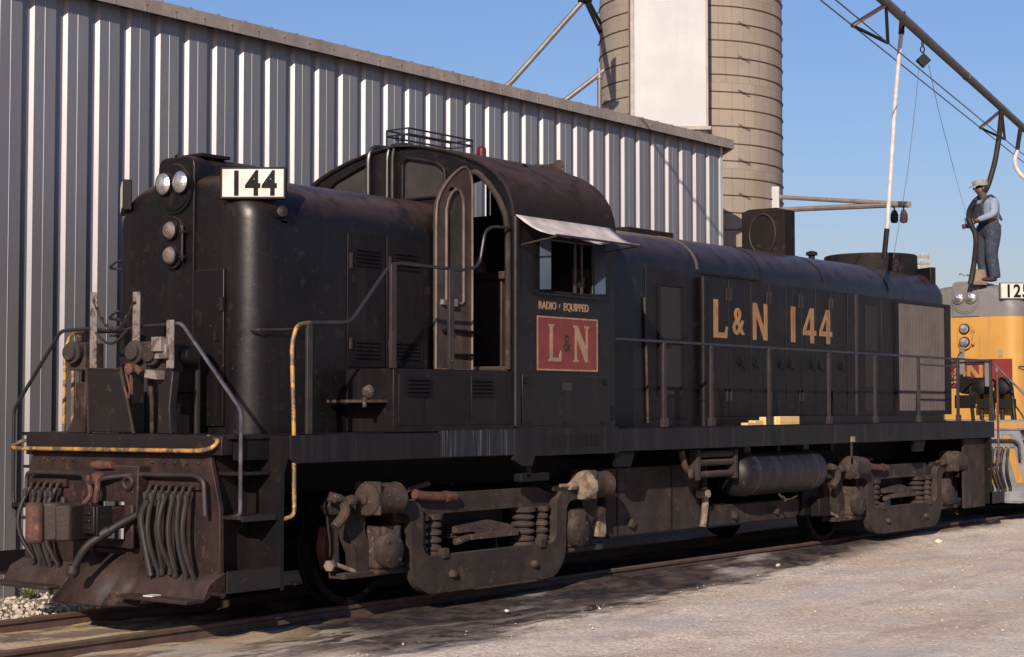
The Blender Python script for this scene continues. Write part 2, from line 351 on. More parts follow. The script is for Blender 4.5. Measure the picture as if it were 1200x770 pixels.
# ------------------------------------------------------------ the setting
def make_ground():
    mb = MB(); bm = mb.bm
    xs = [-400, -150, -60, -25] + [-12 + i * .12 for i in range(int(32 / .12))] + [22, 30, 60, 150, 400, 900]
    ys = [-400, -150, -60, -25, -14] + [-7.5 + i * .12 for i in range(int(10.6 / .12))] + [3.2, 6, 12, 25, 60, 150, 400, 900]
    g = []
    for x in xs:
        row = []
        for y in ys:
            z = -.115
            if -12 <= x <= 20 and -7.5 <= y <= 3.2:
                z += .028 * noise.noise(Vector((x * .9, y * 1.6, 0))) + .014 * noise.noise(Vector((x * 4, y * 5, 3)))
                if abs(y) < .7: z += .02 * noise.noise(Vector((x * 2.4, y * 3, 9)))
                if 1.2 < y < 2.7: z += .03 * noise.noise(Vector((x * 3, y * 3, 5))) + .03
                if -1.7 < y < -.8: z += (.045 + .05 * min(1, max(0, (x - 3.5) / 3))) * max(0, 1 - abs(y + 1.05) / .6) * (1 if x > 1 else .5)
                z = min(z, -.045 if abs(y) < .8 or x < 3 else -.012)
            row.append(bm.verts.new((x, y, z)))
        g.append(row)
    for i in range(len(xs) - 1):
        for j in range(len(ys) - 1): bm.faces.new((g[i][j], g[i + 1][j], g[i + 1][j + 1], g[i][j + 1]))
    tag(mb.build('ground', 'ground', angle=180), kind='structure')
make_ground()
def rail(y, label):
    mb = MB(); p = [(-.07, -.17), (.07, -.17), (.07, -.158), (.012, -.14), (.010, -.045), (.034, -.034), (.036, -.006), (.028, 0), (-.028, 0), (-.036, -.006), (-.034, -.034), (-.010, -.045), (-.012, -.14), (-.07, -.158)]
    mb.prism([(y + a, b) for a, b in p], 'YZ', -60, 90); tag(mb.build('rail', 'railsteel'), label, 'rail')
rail(-.755, 'rusty rail nearer the open gravel yard, half buried in dirt'); rail(.755, 'rusty rail nearer the ribbed metal building wall')

# stones
def stones(name, n, fn, smin, smax, m, label, cat):
    tb = bmesh.new(); bmesh.ops.create_icosphere(tb, subdivisions=1, radius=1); tv = [v.co.copy() for v in tb.verts]; tf = [[v.index for v in f.verts] for f in tb.faces]; tb.free()
    V = []; Fc = []
    for _ in range(n):
        x, y, z = fn(); s_ = random.uniform(smin, smax) * random.choice((1, 1, 1, 1.6))
        mt = Matrix.Translation((x, y, z)) @ Matrix.Rotation(random.random() * 6, 4, 'Z') @ Matrix.Rotation(random.random() * 3, 4, 'X') @ Matrix.Diagonal((s_, s_ * random.uniform(.5, 1), s_ * random.uniform(.4, .8), 1))
        k = len(V); V += [mt @ v + Vector((random.uniform(-1, 1), random.uniform(-1, 1), random.uniform(-1, 1))) * s_ * .22 for v in tv]; Fc += [[i + k for i in f] for f in tf]
    me = bpy.data.meshes.new(name); me.from_pydata(V, [], Fc); me.materials.append(M[m]); o = bpy.data.objects.new(name, me); COL.objects.link(o)
    return tag(o, label, cat, kind='stuff')
stones('ballast_gravel', 3200, lambda: (random.uniform(-4, 3.5), random.uniform(1.15, 2.68), -.085 + random.random() * .02), .010, .028, 'stone', 'loose pale gravel heaped between the far rail and the building wall', 'gravel')
def yardp():
    x = random.uniform(-4, 17); y = -2.3 - random.random() * 5 + x * .06
    return (x, y, -.105)
stones('yard_gravel', 2600, yardp, .003, .009, 'stone', 'small crushed stone chips scattered over the yard ground', 'gravel')
for (x, y, s_, l) in ((12.95, -1.62, .055, 'pale pink lump of rubble on the ground below the rear truck'), (8.56, -1.55, .03, 'small flat pale stone on the dirt below the fuel tank'), (3.1, -1.75, .018, 'small whitish stone lying on the oily ground below the front truck')):
    mb = MB(); bmesh.ops.create_icosphere(mb.bm, subdivisions=2, radius=s_, matrix=Matrix.Translation((x, y, -.085)) @ Matrix.Diagonal((1.3, 1, .7, 1)))
    for v in mb.bm.verts: v.co += noise.noise_vector(v.co * 14) * s_ * .5
    tag(mb.build('rubble_stone', 'pebble', angle=20), l, 'stone')
def weed(x, y, s_, label):
    mb = MB()
    for i in range(46):
        a = random.random() * 6.28; l = s_ * random.uniform(.5, 1); d = Vector((math.cos(a), math.sin(a), 0)); b = Vector((x, y, -.1)) + d * random.random() * .05
        t = b + d * l * random.uniform(.3, .9) + Vector((0, 0, l * random.uniform(.4, 1))); w = Vector((-d.y, d.x, 0)) * .012; m_ = (b + t) / 2 + Vector((0, 0, l * .15))
        v = [mb.bm.verts.new(p) for p in (b - w * .3, m_ - w, t, m_ + w, b + w * .3)]; mb.bm.faces.new(v)
    tag(mb.build('weed_clump', 'weed'), label, 'weed', 'weeds at the foot of the building wall')
weed(1.0, 2.5, .20, 'leftmost low green weed clump at the foot of the metal wall'); weed(1.45, 2.58, .15, 'smaller green weed clump right beside the leftmost one at the wall'); weed(.55, 2.62, .17, 'weed clump at the picture edge by the metal wall')

# ------------------------------------------------------------ metal building
def building():
    Y0 = 2.75; P_ = .4065
    t = thing('metal_building', 'long blue grey ribbed steel shed alongside the track behind the black locomotive', 'building', (6, 2.75, -.1))
    prof = []; k0 = -28; k1 = 33
    for k in range(k0, k1):
        x = 1.15 + .0 + P_ * k                          # slope starts here (deep), runs outward
        prof += [(x - .115, Y0 + .042), (x - .017, Y0 + .042), (x + .012, Y0), (x + .135, Y0), (x + .1375, Y0 - .0028), (x + .1425, Y0 - .0028), (x + .145, Y0), (x + .272, Y0), (x + .282, Y0 + .042)]
    xe = 14.52
    prof = [p for p in prof if p[0] < xe - .02] + [(xe, Y0)]
    mb = MB(); lo = [mb.bm.verts.new((x, y, -.15)) for x, y in prof]; hi = [mb.bm.verts.new((x, y, 6.12)) for x, y in prof]
    for i in range(len(prof) - 1): mb.bm.faces.new((lo[i], lo[i + 1], hi[i + 1], hi[i]))
    mb.box(prof[0][0], xe - .03, Y0 + .08, Y0 + .2, -.15, 6.1)
    mb.build('wall', 'wall', t, angle=20)
    mb = MB(); mb.prism([(Y0 + .05, -.15), (14.0, -.15), (14.0, 6.9), (8.4, 7.35), (Y0 + .05, 6.1)][:2] + [(14.0, 7.0), (Y0 + .05, 6.1)], 'YZ', xe - .06, xe - .005); mb.build('end_wall', 'wall', t)
    mb = MB(); mb.box(-10.4, -10.3, Y0 + .05, 14, -.15, 6.1); mb.box(-10.3, xe, 13.9, 14, -.15, 6.9); mb.build('back_wall', 'wall', t)
    # roof slab, slightly pitched up away from the track, corner trim
    mb = MB(); a = (Y0 - .13, 6.055); b = (14.2, 6.86)
    mb.prism([(a[0], a[1]), (b[0], b[1]), (b[0], b[1] + .05), (a[0], a[1] + .05)], 'YZ', -10.5, 14.70)
    for k in range(-26, 34):
        x = 1.05 + P_ * k
        if x < 14.55: mb.prism([(a[0] - .005, a[1] + .05), (b[0], b[1] + .05), (b[0], b[1] + .075), (a[0] - .005, a[1] + .075)], 'YZ', x, x + .035)
    mb.build('roof', 'roofsheet', t)
    mb = MB(); mb.box(-10.5, 14.70, Y0 - .155, Y0 - .13, 5.965, 6.04); mb.box(-10.5, 14.70, Y0 - .148, Y0 - .131, 6.042, 6.115)
    for k in range(0, 61):
        x = -9.75 + P_ * k
        if x < 14.6: mb.box(x, x + .012, Y0 - .160, Y0 - .156, 5.965, 6.04); mb.box(x - .01, x + .02, Y0 - .165, Y0 - .149, 6.036, 6.05)
    mb.build('gutter', 'fascia', t)
    mb = MB(); mb.prism([(Y0 - .125, 6.04), (Y0 - .125, 5.96), (Y0 + .1, 5.86), (14, 6.66), (14, 6.85)], 'YZ', 14.66, 14.70); mb.build('verge_board', 'fascia', t)
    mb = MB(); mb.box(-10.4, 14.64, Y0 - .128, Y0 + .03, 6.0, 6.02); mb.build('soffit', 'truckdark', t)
    mb = MB(); mb.box(xe - .03, xe + .05, Y0 - .015, Y0 + .06, -.15, 5.99); mb.build('corner_trim', 'silopaint', t)
    # low raised roof cap carrying the spouts
    mb = MB(); mb.box(8.0, 13.3, 4.6, 9, 6.3, 6.62); mb.build('roof_curb', 'roofsheet', t)
building()

# ------------------------------------------------------------ silo with its painted panel
SC = onray(810, 300, 31.5); SC.z = 0; SR = 1.69
def silo():
    t = thing('stave_silo', 'tall tan concrete stave silo with iron hoops rising behind the metal building', 'silo', (SC.x, SC.y, -.1))
    mb = MB(); bm = mb.bm; seg = 96; uv = bm.loops.layers.uv.new('UVMap'); H = 22
    lo = [bm.verts.new((SC.x + SR * math.cos(a), SC.y + SR * math.sin(a), -.15)) for a in [2 * math.pi * i / seg for i in range(seg)]]
    hi = [bm.verts.new((v.co.x, v.co.y, H)) for v in lo]
    for i in range(seg):
        f = bm.faces.new((lo[i], lo[(i + 1) % seg], hi[(i + 1) % seg], hi[i])); c = 2 * math.pi * SR
        for l, (u, w) in zip(f.loops, ((i, 0), (i + 1, 0), (i + 1, H), (i, H))): l[uv].uv = (u / seg * c, w)
    bm.faces.new(hi); mb.build('silo_shell', 'silo', t)
    z = .3; k = 0
    while z < 21.5:
        mb = MB(); pts = [(SC.x + (SR + .012) * math.cos(a), SC.y + (SR + .012) * math.sin(a), z) for a in [2 * math.pi * i / 64 for i in range(65)]]
        mb.tube(pts, .009, 5)
        for q in range(3):                                # turnbuckle lugs stepping round the shell
            a0 = R(213 + 118 * q + (32 if k % 2 else 0))
            mb.tube([(SC.x + (SR + .035) * math.cos(a0 + d), SC.y + (SR + .035) * math.sin(a0 + d), z + dz) for d, dz in ((-.07, .035), (-.04, .03), (-.02, .0), (.02, 0), (.04, -.03), (.075, -.035))], .009, 5)
        mb.build('hoop', 'hoop', t); z += .306; k += 1
silo()
def frame_matrix(o, x):
    x = Vector(x).normalized(); z = Vector((0, 0, 1)); y = z.cross(x); m = Matrix((x, y, z)).transposed().to_4x4(); m.translation = o; return m
def painted_panel():
    a = onray(741, 140, 29.35); b = onray(829, 140, 29.35); a.z = b.z = 0; d = (b - a)
    t = thing('elevator_casing', 'tall flat white painted sheet casing standing against the tan silo', 'casing', (a.x, a.y, 7))
    m_ = frame_matrix(a, d); w = d.length
    mb = MB(); mb.box(0.03, w - .02, .02, .60, 6.62, 21, m_); mb.build('painted_sheet', 'silopaint', t)
    mb = MB(); mb.box(-.03, .03, -.02, .45, 6.62, 21, m_); mb.box(w - .02, w + .015, -.01, .45, 6.62, 21, m_); mb.build('edge_frame', 'fascia', t)
    mb = MB(); mb.box(-.03, w, .03, .40, -.1, 6.56, m_); mb.build('lower_casing', 'silopaint', t)
    mb = MB(); mb.box(-.05, w + .06, -.05, .1, 6.565, 6.615, m_); mb.box(w - .75, w + .05, -.09, -.05, 6.55, 6.58, m_); mb.build('ledge', 'fascia', t)
painted_panel()
# grain spouts behind the roof
def spouts():
    t = thing('grain_spout', 'thin grey sloping spout pipe with guy struts meeting left of the silo', 'pipe', (12.7, 5.7, 6.5))
    mb = MB(); mb.tube([(12.55, 5.95, 6.85), (12.73, 5.65, 7.14), (13.42, 4.66, 8.5)], .045, 12); mb.build('spout_pipe', 'pipe', t)
    mb = MB(); mb.lathe((13.42, 4.66, 8.42), (0, 0, 1), [(0, .05), (.03, .12), (.06, .12), (.08, .06), (.9, .06)], 12); mb.tube([(13.42, 4.66, 8.48), (13.30, 4.9, 8.75)], .05); mb.build('spout_head', 'dark', t)
    for q in (0, .09):
        mb = MB(); mb.tube([(13.44, 4.66, 8.46 + q), onray(704, 40, 31.9) + Vector((0, 0, q * 2.2))], .035, 8); mb.build('guy_strut', 'dark', t)
    t = thing('roof_vent_pipe', 'short upright grey pipe with a slanting branch on the shed roof beside the silo', 'pipe', (13.6, 4.5, 6.3))
    mb = MB(); mb.tube([(13.63, 4.52, 6.2), (13.63, 4.52, 7.36)], .04, 12); mb.lathe((13.63, 4.52, 7.18), (0, 0, 1), [(0, .05), (.0, .055), (.05, .055), (.05, .04)], 12); mb.build('upright_pipe', 'pipe', t)
    mb = MB(); mb.tube([(13.1, 5.2, 6.6), (13.62, 4.54, 7.25), (13.68, 4.46, 7.33)], .042, 12); mb.build('branch_pipe', 'pipe', t)
spouts()

# ------------------------------------------------------------ locomotive builder
RAILC = {}
def loco(dx, num, second=False):
    global OFFX; OFFX = dx
    P = dict(body='y_yellow', roof='y_gray', door='y_yellow', sill='y_gray', pilot='y_pilot', pilotdark='y_pilot', rail='steel', housing='y_gray') if second else \
        dict(body='black', roof='roof', door='door', sill='sill', pilot='pilot', pilotdark='pilotdark', rail='rail_black', housing='black')
    C = (7.65, 0, 0)
    T = thing('locomotive', 'yellow and grey diesel road switcher numbered 125 at the right edge of the photo' if second else
              'grimy black diesel road switcher lettered L&N 144 filling the photo', 'locomotive', C)
    HW = .95; ZT = 3.84; ZS = 3.38; ZD = 1.56
    def sec(i, zcut=None):
        hw = HW - i; zt = ZT - i * .35; a = min(.62, hw); pts = [(-hw, ZD), (-hw, 2.4), (-hw, ZS)]
        zs = ZS
        for k in range(1, 10):
            t_ = math.pi / 2 * k / 9; pts.append((-hw + a * (1 - math.cos(t_)), zs + (zt - .03 - zs) * math.sin(t_)))
        pts.append((0, zt)); return pts + [(-y, z) for y, z in reversed(pts[:-1])]
    def hood(name, xs, m, zlo=None):
        mb = MB(); rings = []
        for x, i in xs: rings.append([mb.bm.verts.new((x, y, z)) for y, z in sec(i)])
        mb.skinr(rings); return mb.build(name, m, T, angle=50)
    r_ = .30; Xn = .66; dl = -.14 if second else 0; dc = -.25 if second else 0
    nose = [(Xn + r_ * (1 - math.cos(f)), r_ * (1 - math.sin(f))) for f in [math.pi / 2 * k / 10 for k in range(11)]]
    sh = hood('short_hood', nose + [(9.54 if second else 3.54, 0)], P['body'])
    if second:                                            # grey upper half with its straight colour split
        def gsec(i):
            hw = HW - i + .004; zt = ZT - i * .35 + .004; a = min(.62, hw); pts = [(-hw, 3.27), (-hw, 3.3), (-hw, ZS)]
            for k in range(1, 10):
                t_ = math.pi / 2 * k / 9; pts.append((-hw + a * (1 - math.cos(t_)), ZS + (zt - .03 - ZS) * math.sin(t_)))
            pts.append((0, zt)); return pts + [(-y, z) for y, z in reversed(pts[:-1])]
        mb = MB(); mb.skinr([[mb.bm.verts.new((x - .004, y, z)) for y, z in gsec(i)] for x, i in nose + [(9.54, 0)]]); mb.build('grey_hood_top', 'y_gray', T, angle=50)
    # headlight housing on the nose centre line
    hs = MB(); ph = [(-.235, 2.72), (.235, 2.72), (.235, 3.86)] + [(.235 - .09 * (1 - math.cos(R(a))), 3.88 + .09 * math.sin(R(a))) for a in (0, 30, 60, 90)] + [(-.235 + .09 * (1 - math.cos(R(a))), 3.88 + .09 * math.sin(R(a))) for a in (90, 60, 30, 0)] + [(-.235, 3.86)]
    ph = [(y, z if z > 3 else (3.275 if second else 1.9)) for y, z in ph]
    if second: ph = [(y, z - .10 if z > 3.3 else z) for y, z in ph]
    hs.prism(ph, 'YZ', Xn - .025, 1.42); H_ = hs.build('headlight_housing', P['housing'], T, bevel=.02)
    mb = MB(); mb.box(.72, 1.05, -.24, .02, 3.968, 3.995); mb.tube([(.75, .05, 3.965), (.73, .1, 4.01), (.76, .15, 4.0)], .012); mb.build('top_hatch', P['housing'], H_)
    mb = MB(); mb.lathe((Xn - .025, 0, 3.70 + dl), (-1, 0, 0), [(0, .235), (.018, .235), (.018, .21), (.03, .20), (.03, .001)], 36)
    mb.build('headlight_plate', P['housing'], H_)
    for y in (.105, -.115):
        mb = MB(); mb.lathe((Xn - .05, y, 3.735 + dl), (-1, 0, 0), [(0, .112), (.035, .105), (.038, .09)], 28); q = mb.build('headlight', P['housing'], T)
        mb = MB(); mb.lathe((Xn - .088, y, 3.735 + dl), (-1, 0, 0), [(0, .093), (.012, .08), (.03, .05), (.038, .001)], 28); mb.build('lens', 'lens', q)
    mb = MB(); oz = (3.10 + dc, 3.32 + dc)
    mb.prism([(.12 * math.cos(R(a)), oz[1] + .12 * math.sin(R(a))) for a in range(0, 181, 15)] + [(.12 * math.cos(R(a)), oz[0] + .12 * math.sin(R(a))) for a in range(180, 361, 15)], 'YZ', Xn - .065, Xn - .02)
    CL = mb.build('class_light_housing', P['body'] if second else P['housing'], T, bevel=.012)
    for z in oz:
        mb = MB(); mb.lathe((Xn - .065, 0, z + .0), (-1, 0, 0), [(0, .092), (.03, .088), (.034, .075)], 24); q = mb.build('class_light', P['housing'] if not second else 'dark', CL)
        mb = MB(); mb.lathe((Xn - .1, 0, z), (-1, 0, 0), [(0, .076), (.02, .06), (.03, .001)], 24); mb.build('lens', 'lens' if second else 'dimlens', q)
    mb = MB(); mb.tube([(Xn - .06, -.14, 3.05 + dc), (Xn - .08, -.15, 3.05 + dc), (Xn - .08, -.15, 3.36 + dc), (Xn - .06, -.14, 3.36 + dc)], .009, 8, .02)
    for z in (3.08 + dc, 3.3 + dc): mb.tube([(Xn - .08, -.12, z), (Xn - .08, -.18, z)], .013, 8)
    mb.build('latch_bar', 'rail_black' if not second else 'y_yellow', CL)
    # nose door
    mb = MB(); mb.box(Xn - .028, Xn + .0, -.62, -.245, 1.62, 2.96); D = mb.build('nose_door', P['body'], T, bevel=.006)
    for z in (2.0, 2.6): mb = MB(); mb.box(Xn - .045, Xn - .025, -.63, -.58, z, z + .12); mb.build('hinge', P['pilotdark'], D)
    mb = MB(); mb.box(Xn - .06, Xn - .026, -.56, -.53, 2.35, 2.43); mb.build('door_latch', P['pilotdark'], D)
    # number boards at the hood corners, turned out 52 degrees
    dv = Vector((.61, -.79, 0))
    for sgn in (1, -1):
        d = Vector((dv.x, dv.y * sgn, 0)); o = Vector((.60, -.61 * sgn, 3.545)); m_ = frame_matrix(o, d)
        n_ = -.02 if sgn == 1 else .02
        ya, yb = (-.04, .04)
        mb = MB(); mb.box(0, .56, ya, yb, -.0, .275, m_); mb.box(.10, .46, yb - .005, yb + .16, .01, .05, m_) if sgn == 1 else mb.box(.10, .46, ya - .16, ya + .005, .01, .05, m_)
        B = mb.build('number_board', 'dark' if not second else 'y_gray', T, bevel=.008)
        fy = ya - .004 if sgn == 1 else yb + .004
        mb = MB(); mb.box(.02, .54, min(fy, fy + .004), max(fy, fy + .004), .02, .255, m_); mb.build('board_face', 'board', B)
        if sgn == 1:
            oo = m_ @ Vector((.28, fy - .001, .036))
            text('board_numerals', num, 'numeral', B, oo, d, (0, 0, 1), .205, sx=.86, off=.028, ext=.003, align='CENTER', spacing=1.12)
    mb = MB(); mb.lathe((.99, -.93, 3.44), (-.5, -.8, .1), [(0, .05), (.05, .06), (.09, .045), (.1, .0)], 16); mb.box(.98, 1.05, -.95, -.86, 3.36, 3.42); mb.build('marker_light', P['pilotdark'], T)
    for z in (2.56, 3.02):
        mb = MB(); mb.tube([(.86, .86, z), (.70, .98, z + .03), (.72, .90, z + .09), (.84, .84, z + .08)], .014, 8, .03); mb.build('grab_iron', 'rail_black', T)
    # platform, sills, frame
    mb = MB(); mb.box(.06, 15.2, -1.40, 1.40, 1.53, 1.56); mb.build('walkway', P['sill'], T)
    for s_ in (1, -1):
        yy = sorted((-1.52 * s_, -1.485 * s_))
        mb = MB(); mb.prism([(.54, 1.553), (.54, 1.36), (.60, 1.325), (15.25, 1.315), (15.25, 1.553)], 'XZ', *yy); sl_ = mb.build('side_sill', P['sill'], T, bevel=.004)
        if s_ == 1 and not second:
            mb = MB(); mb.prism([(2.42, 1.57), (2.42, 1.335), (3.5, 1.33), (3.5, 1.57)], 'XZ', -1.526, -1.5); mb.build('scuffed_sill_plate', 'sillscuff', sl_)
            mb = MB(); mb.prism([(3.5, 1.575), (3.5, 1.28), (3.62, 1.22), (3.78, 1.22), (3.82, 1.31), (5.25, 1.31), (5.25, 1.575)], 'XZ', -1.53, -1.49); mb.build('cab_sill_plate', 'sill', sl_)
            mb = MB(); mb.box(4.1, 4.92, -1.537, -1.53, 1.39, 1.50)
            for k in range(9): mb.box(4.13 + .09 * k, 4.18 + .09 * k, -1.541, -1.537, 1.405, 1.485)
            mb.build('sill_nameplate', 'door', sl_)
    mb = MB(); mb.box(.12, 15.2, -1.38, -1.3, 1.36, 1.528); mb.box(.12, 15.2, 1.3, 1.38, 1.36, 1.528); mb.box(.3, 15.1, -.62, .62, 1.02, 1.525); mb.box(.9, 15.0, -1.3, 1.3, 1.5, 1.53)
    for x in (5.6, 7.2, 9.0, 10.4): mb.box(x, x + .08, -1.3, 1.3, 1.22, 1.5)
    mb.build('underframe', 'truckdark', T)
    if not second:
        mb = MB(); mb.box(10.52, 10.62, -1.535, -1.50, 1.33, 1.40); mb.build('sill_tag', 'crust', T)
        mb = MB(); mb.box(10.55, 10.58, -1.52, -1.50, 1.12, 1.315); mb.build('tag_hanger', 'truck', T)
        for x in (5.25, 12.5): mb = MB(); mb.prism([(x, 1.31), (x + .38, 1.31), (x + .3, 1.16), (x + .06, 1.16)], 'XZ', -1.48, -1.42); mb.build('jacking_pad', 'truckdark', T)
    # ---------------- pilot end (front)
    mb = MB(); mb.prism([(-1.14, 1.40), (-1.14, 1.36), (-1.25, .98), (-1.26, .36), (-.50, .36), (-.50, .50), (.50, .50), (.50, .36), (1.26, .36), (1.26, .98), (1.20, 1.30), (1.14, 1.40)], 'YZ', .03, .075, holes=[rect(-.26, .24, .62, 1.08)])
    mb.box(.0, .03, -.30, .28, .52, .60); mb.box(-.02, .03, -.38, -.27, .52, 1.0); mb.box(-.02, .03, .25, .33, .52, 1.0)
    for y in [-1.0 + .14 * k for k in range(5)] + [.6 + .13 * k for k in range(4)]: mb.lathe((.032, y, 1.33), (-1, 0, 0), [(0, .018), (.012, .016), (.018, .006)], 8)
    PL = mb.build('pilot_plate', P['pilot'], T, bevel=.006)
    mb = MB(); mb.box(.0, .12, -1.30, 1.22, 1.40, 1.553); mb.build('end_beam', P['pilotdark'], T, bevel=.006)
    # coupler pocket casting + coupler
    mb = MB(); mb.prism([(-.42, 1.30), (.30, 1.30), (.33, 1.1), (.30, .62), (-.34, .62), (-.40, .9)], 'YZ', -.10, .035, holes=[rect(-.23, .2, .68, 1.0)])
    mb.lathe((-.1, -.30, 1.16), (-1, 0, 0), [(0, .07), (.03, .065), (.03, .035), (-.02, .03)], 16)
    mb.box(-.14, -.1, -.39, -.30, .62, .98); mb.build('coupler_pocket', P['pilot'], T, bevel=.02, jit=.008)
    mb = MB(); m2 = Matrix.Translation((-.02, .02, .86)) @ Matrix.Rotation(R(-4), 4, 'Z') @ Matrix.Scale(.92, 4)
    mb.box(-.40, .22, -.10, .10, -.10, .10, m2); CP = mb.build('coupler', P['pilot'], T, bevel=.02)
    mb = MB(); mb.prism([(-.02, .19), (-.30, .20), (-.46, .10), (-.36, .02), (-.30, -.05), (-.40, -.17), (-.30, -.26), (-.05, -.19)], 'XY', -.17, .15); 
    for v in mb.bm.verts: v.co = m2 @ (v.co + Vector((-.30, 0, 0)))
    mb.box(-.40, -.34, .02, .12, -.05, .07, m2); mb.lathe(m2 @ Vector((-.44, .10, -.2)), (0, 0, 1), [(0, .03), (.37, .03)], 10); mb.build('coupler_head', P['pilot'], CP, bevel=.03, jit=.012)
    mb = MB(); mb.prism([(-.42, .16), (-.56, .17), (-.60, .05), (-.50, -.02), (-.43, .04)], 'XY', -.20, .16)
    for v in mb.bm.verts: v.co = m2 @ (v.co + Vector((-.22, .02, 0)))
    mb.build('knuckle', 'rust' if not second else 'truckdark', CP, bevel=.035, jit=.008)
    mb = MB(); mb.box(-.44, -.41, -.28, -.12, .76, .98)
    for z in (.79, .85, .91): mb.box(-.46, -.40, -.25, -.15, z, z + .025)
    mb.box(-.41, -.25, -.28, -.25, .74, .98); mb.build('guard_arm', P['pilotdark'], CP, bevel=.008)
    # uncoupling lever across the end
    mb = MB(); mb.tube([(-.06, 1.12, .95), (-.06, 1.12, 1.20), (-.06, 1.02, 1.22), (-.07, .35, 1.22), (-.16, .12, 1.14), (-.18, -.1, 1.2), (-.07, -.35, 1.23), (-.06, -1.05, 1.24), (-.06, -1.16, 1.2), (-.06, -1.18, .92)], .021, 10, .05)
    mb.build('uncoupling_lever', P['rail'] if second else 'post', T)
    mb = MB(); mb.tube([(-.12, .2, 1.2), (-.2, .06, 1.05), (-.24, .1, .98)], .022, 8, .03); mb.tube([(-.15, .05, 1.22), (-.22, -.05, 1.12), (-.2, 0, 1.0)], .026, 8, .03)
    mb.lathe((-.16, .02, 1.17), (0, 0, 1), [(0, .05), (.05, .06), (.07, .03)], 12); mb.lathe((-.12, .14, 1.3), (0, -1, 0), [(0, .03), (.1, .04), (.26, .03)], 12); mb.build('pin_lifter', 'rust' if not second else 'truckdark', T)
    # MU hose banks
    def hoses(ylist, z0, bow):
        mb = MB(); mb.box(-.01, .03, min(ylist) - .06, max(ylist) + .06, z0 + .02, z0 + .08)
        for y in ylist: mb.tube([(.01, y, z0 + .05), (-.05, y, z0 + .04), (-.07, y, z0 - .03)], .016, 8, .02)
        mb.build('hose_manifold', P['pilot'], T)
        for k, y in enumerate(ylist):
            b_ = bow * (.55 + .45 * math.sin(k * 1.7 + 1)); mb = MB()
            jy = random.uniform(-.035, .03); jl = random.uniform(.60, .70); jx = random.uniform(.03, .09)
            pts = [(-.07, y, z0)] + [(-.07 - jx * math.sin(math.pi * u), y - b_ * math.sin(math.pi * u) * .9 - (.05 + jy) * u ** 2 + .006 * math.sin(k * 3), z0 - jl * u) for u in [i / 9 for i in range(1, 10)]]
            mb.tube(pts, random.uniform(.019, .024), 8); mb.lathe(pts[1], (0, .05, 1), [(0, .027), (.05, .027), (.06, .02)], 8); mb.lathe(pts[-1], (0, .1, -1), [(0, .026), (.05, .026), (.06, .018)], 8); mb.build('air_hose', 'hose', T)
    hoses([-.50 + .0 - .082 * k for k in range(7)], 1.10, -.035); hoses([.70 + .09 * k for k in range(5)], 1.08, -.07)
    mb = MB(); mb.tube([(-.12, -.56, 1.03), (-.15, -.50, .9), (-.14, -.54, .7), (-.13, -.62, .42)], .03, 10, .08); mb.build('air_hose', 'hose', T)
    mb = MB(); mb.tube([(-.12, -.42, .9), (-.22, -.36, .84), (-.44, -.18, .66), (-.48, -.08, .47)], [.034] * 60, 12, .08); mb.lathe((-.48, -.08, .50), (-.05, .1, -1), [(0, .05), (.06, .055), (.10, .03)], 12)
    mb.lathe((-.3, -.30, .78), (-.5, .45, -.35), [(0, .044), (.08, .044), (.08, .036)], 12); mb.build('train_line_hose', 'hose', T)
    # lower pilot: footboards and plough wedge
    for y0, y1 in ((-1.28, -.44), (.44, 1.30)):
        mb = MB()
        mb.prism([(.07, .47), (-.09, .40), (-.17, .27), (-.15, .255), (-.06, .30), (.07, .33)], 'XZ', y0, y1)
        mb.box(-.34, -.145, y0, y1, .25, .278)
        mb.build('footboard', P['pilot'], T, bevel=.006)
    mb = MB(); bm = mb.bm
    def quad(*p): bm.faces.new([bm.verts.new(v) for v in p])
    quad((-.02, -.30, .56), (-.02, .30, .56), (-.36, .34, .18), (-.36, -.28, .18)); quad((-.02, .30, .56), (.07, .52, .44), (-.13, .52, .16), (-.36, .34, .18)); quad((-.02, -.30, .56), (-.36, -.28, .18), (-.13, -.46, .16), (.07, -.50, .44))
    o = mb.build('plough_wedge', P['pilot'], T); sd = o.modifiers.new('solid', 'SOLIDIFY'); sd.thickness = .02
    mb = MB(); mb.box(-.30, -.21, -.84, -.72, .28, .29); mb.build('paper_scrap', 'board', T, jit=.02) if not second else mb.bm.free()
    # steps: near and far corner, front; rear corner
    def steps(x0, x1, s_, facing):
        ys = -1.52 * s_
        def Yb(a, b): return sorted((a * s_, b * s_))
        mb = MB(); xb = x1 if facing < 0 else x0
        mb.prism([(min(xb, xb + .16 * -facing), 1.55), (max(xb, xb + .16 * -facing), 1.55), (max(xb, xb + .04 * -facing), 1.25), (max(xb, xb + .04 * -facing), .31), (min(xb, xb + .04 * -facing), .31), (min(xb, xb + .04 * -facing), 1.25)] if facing < 0 else
                 [(x0 - .12, 1.55), (x0 + .04, 1.55), (x0 + .04, .31), (x0, .31), (x0, 1.25)], 'XZ', *Yb(-1.515, -1.05))
        st = mb.build('step_side_plate', P['pilot'] if second else 'door', T)
        mb = MB(); mb.box(x0, x1, *Yb(-1.515, -1.49), .31, .505); mb.box(x0, x1, *Yb(-1.515, -1.20), .31, .335); mb.box(max(x0, .10), x1, *Yb(-1.13, -1.10), .31, 1.5)
        mb.build('bottom_step', P['pilotdark'], st)
        mb = MB(); mb.box(x0 + .17, x1 - .01, *Yb(-1.47, -1.12), .895, .92); mb.box(x0 + .17, x1 - .01, *Yb(-1.49, -1.47), .88, .925); mb.build('middle_step', P['pilotdark'], st)
        mb = MB(); mb.box(x0 + .22, x1 - .01, *Yb(-1.40, -1.12), 1.24, 1.265); mb.build('top_step', P['pilotdark'], st)
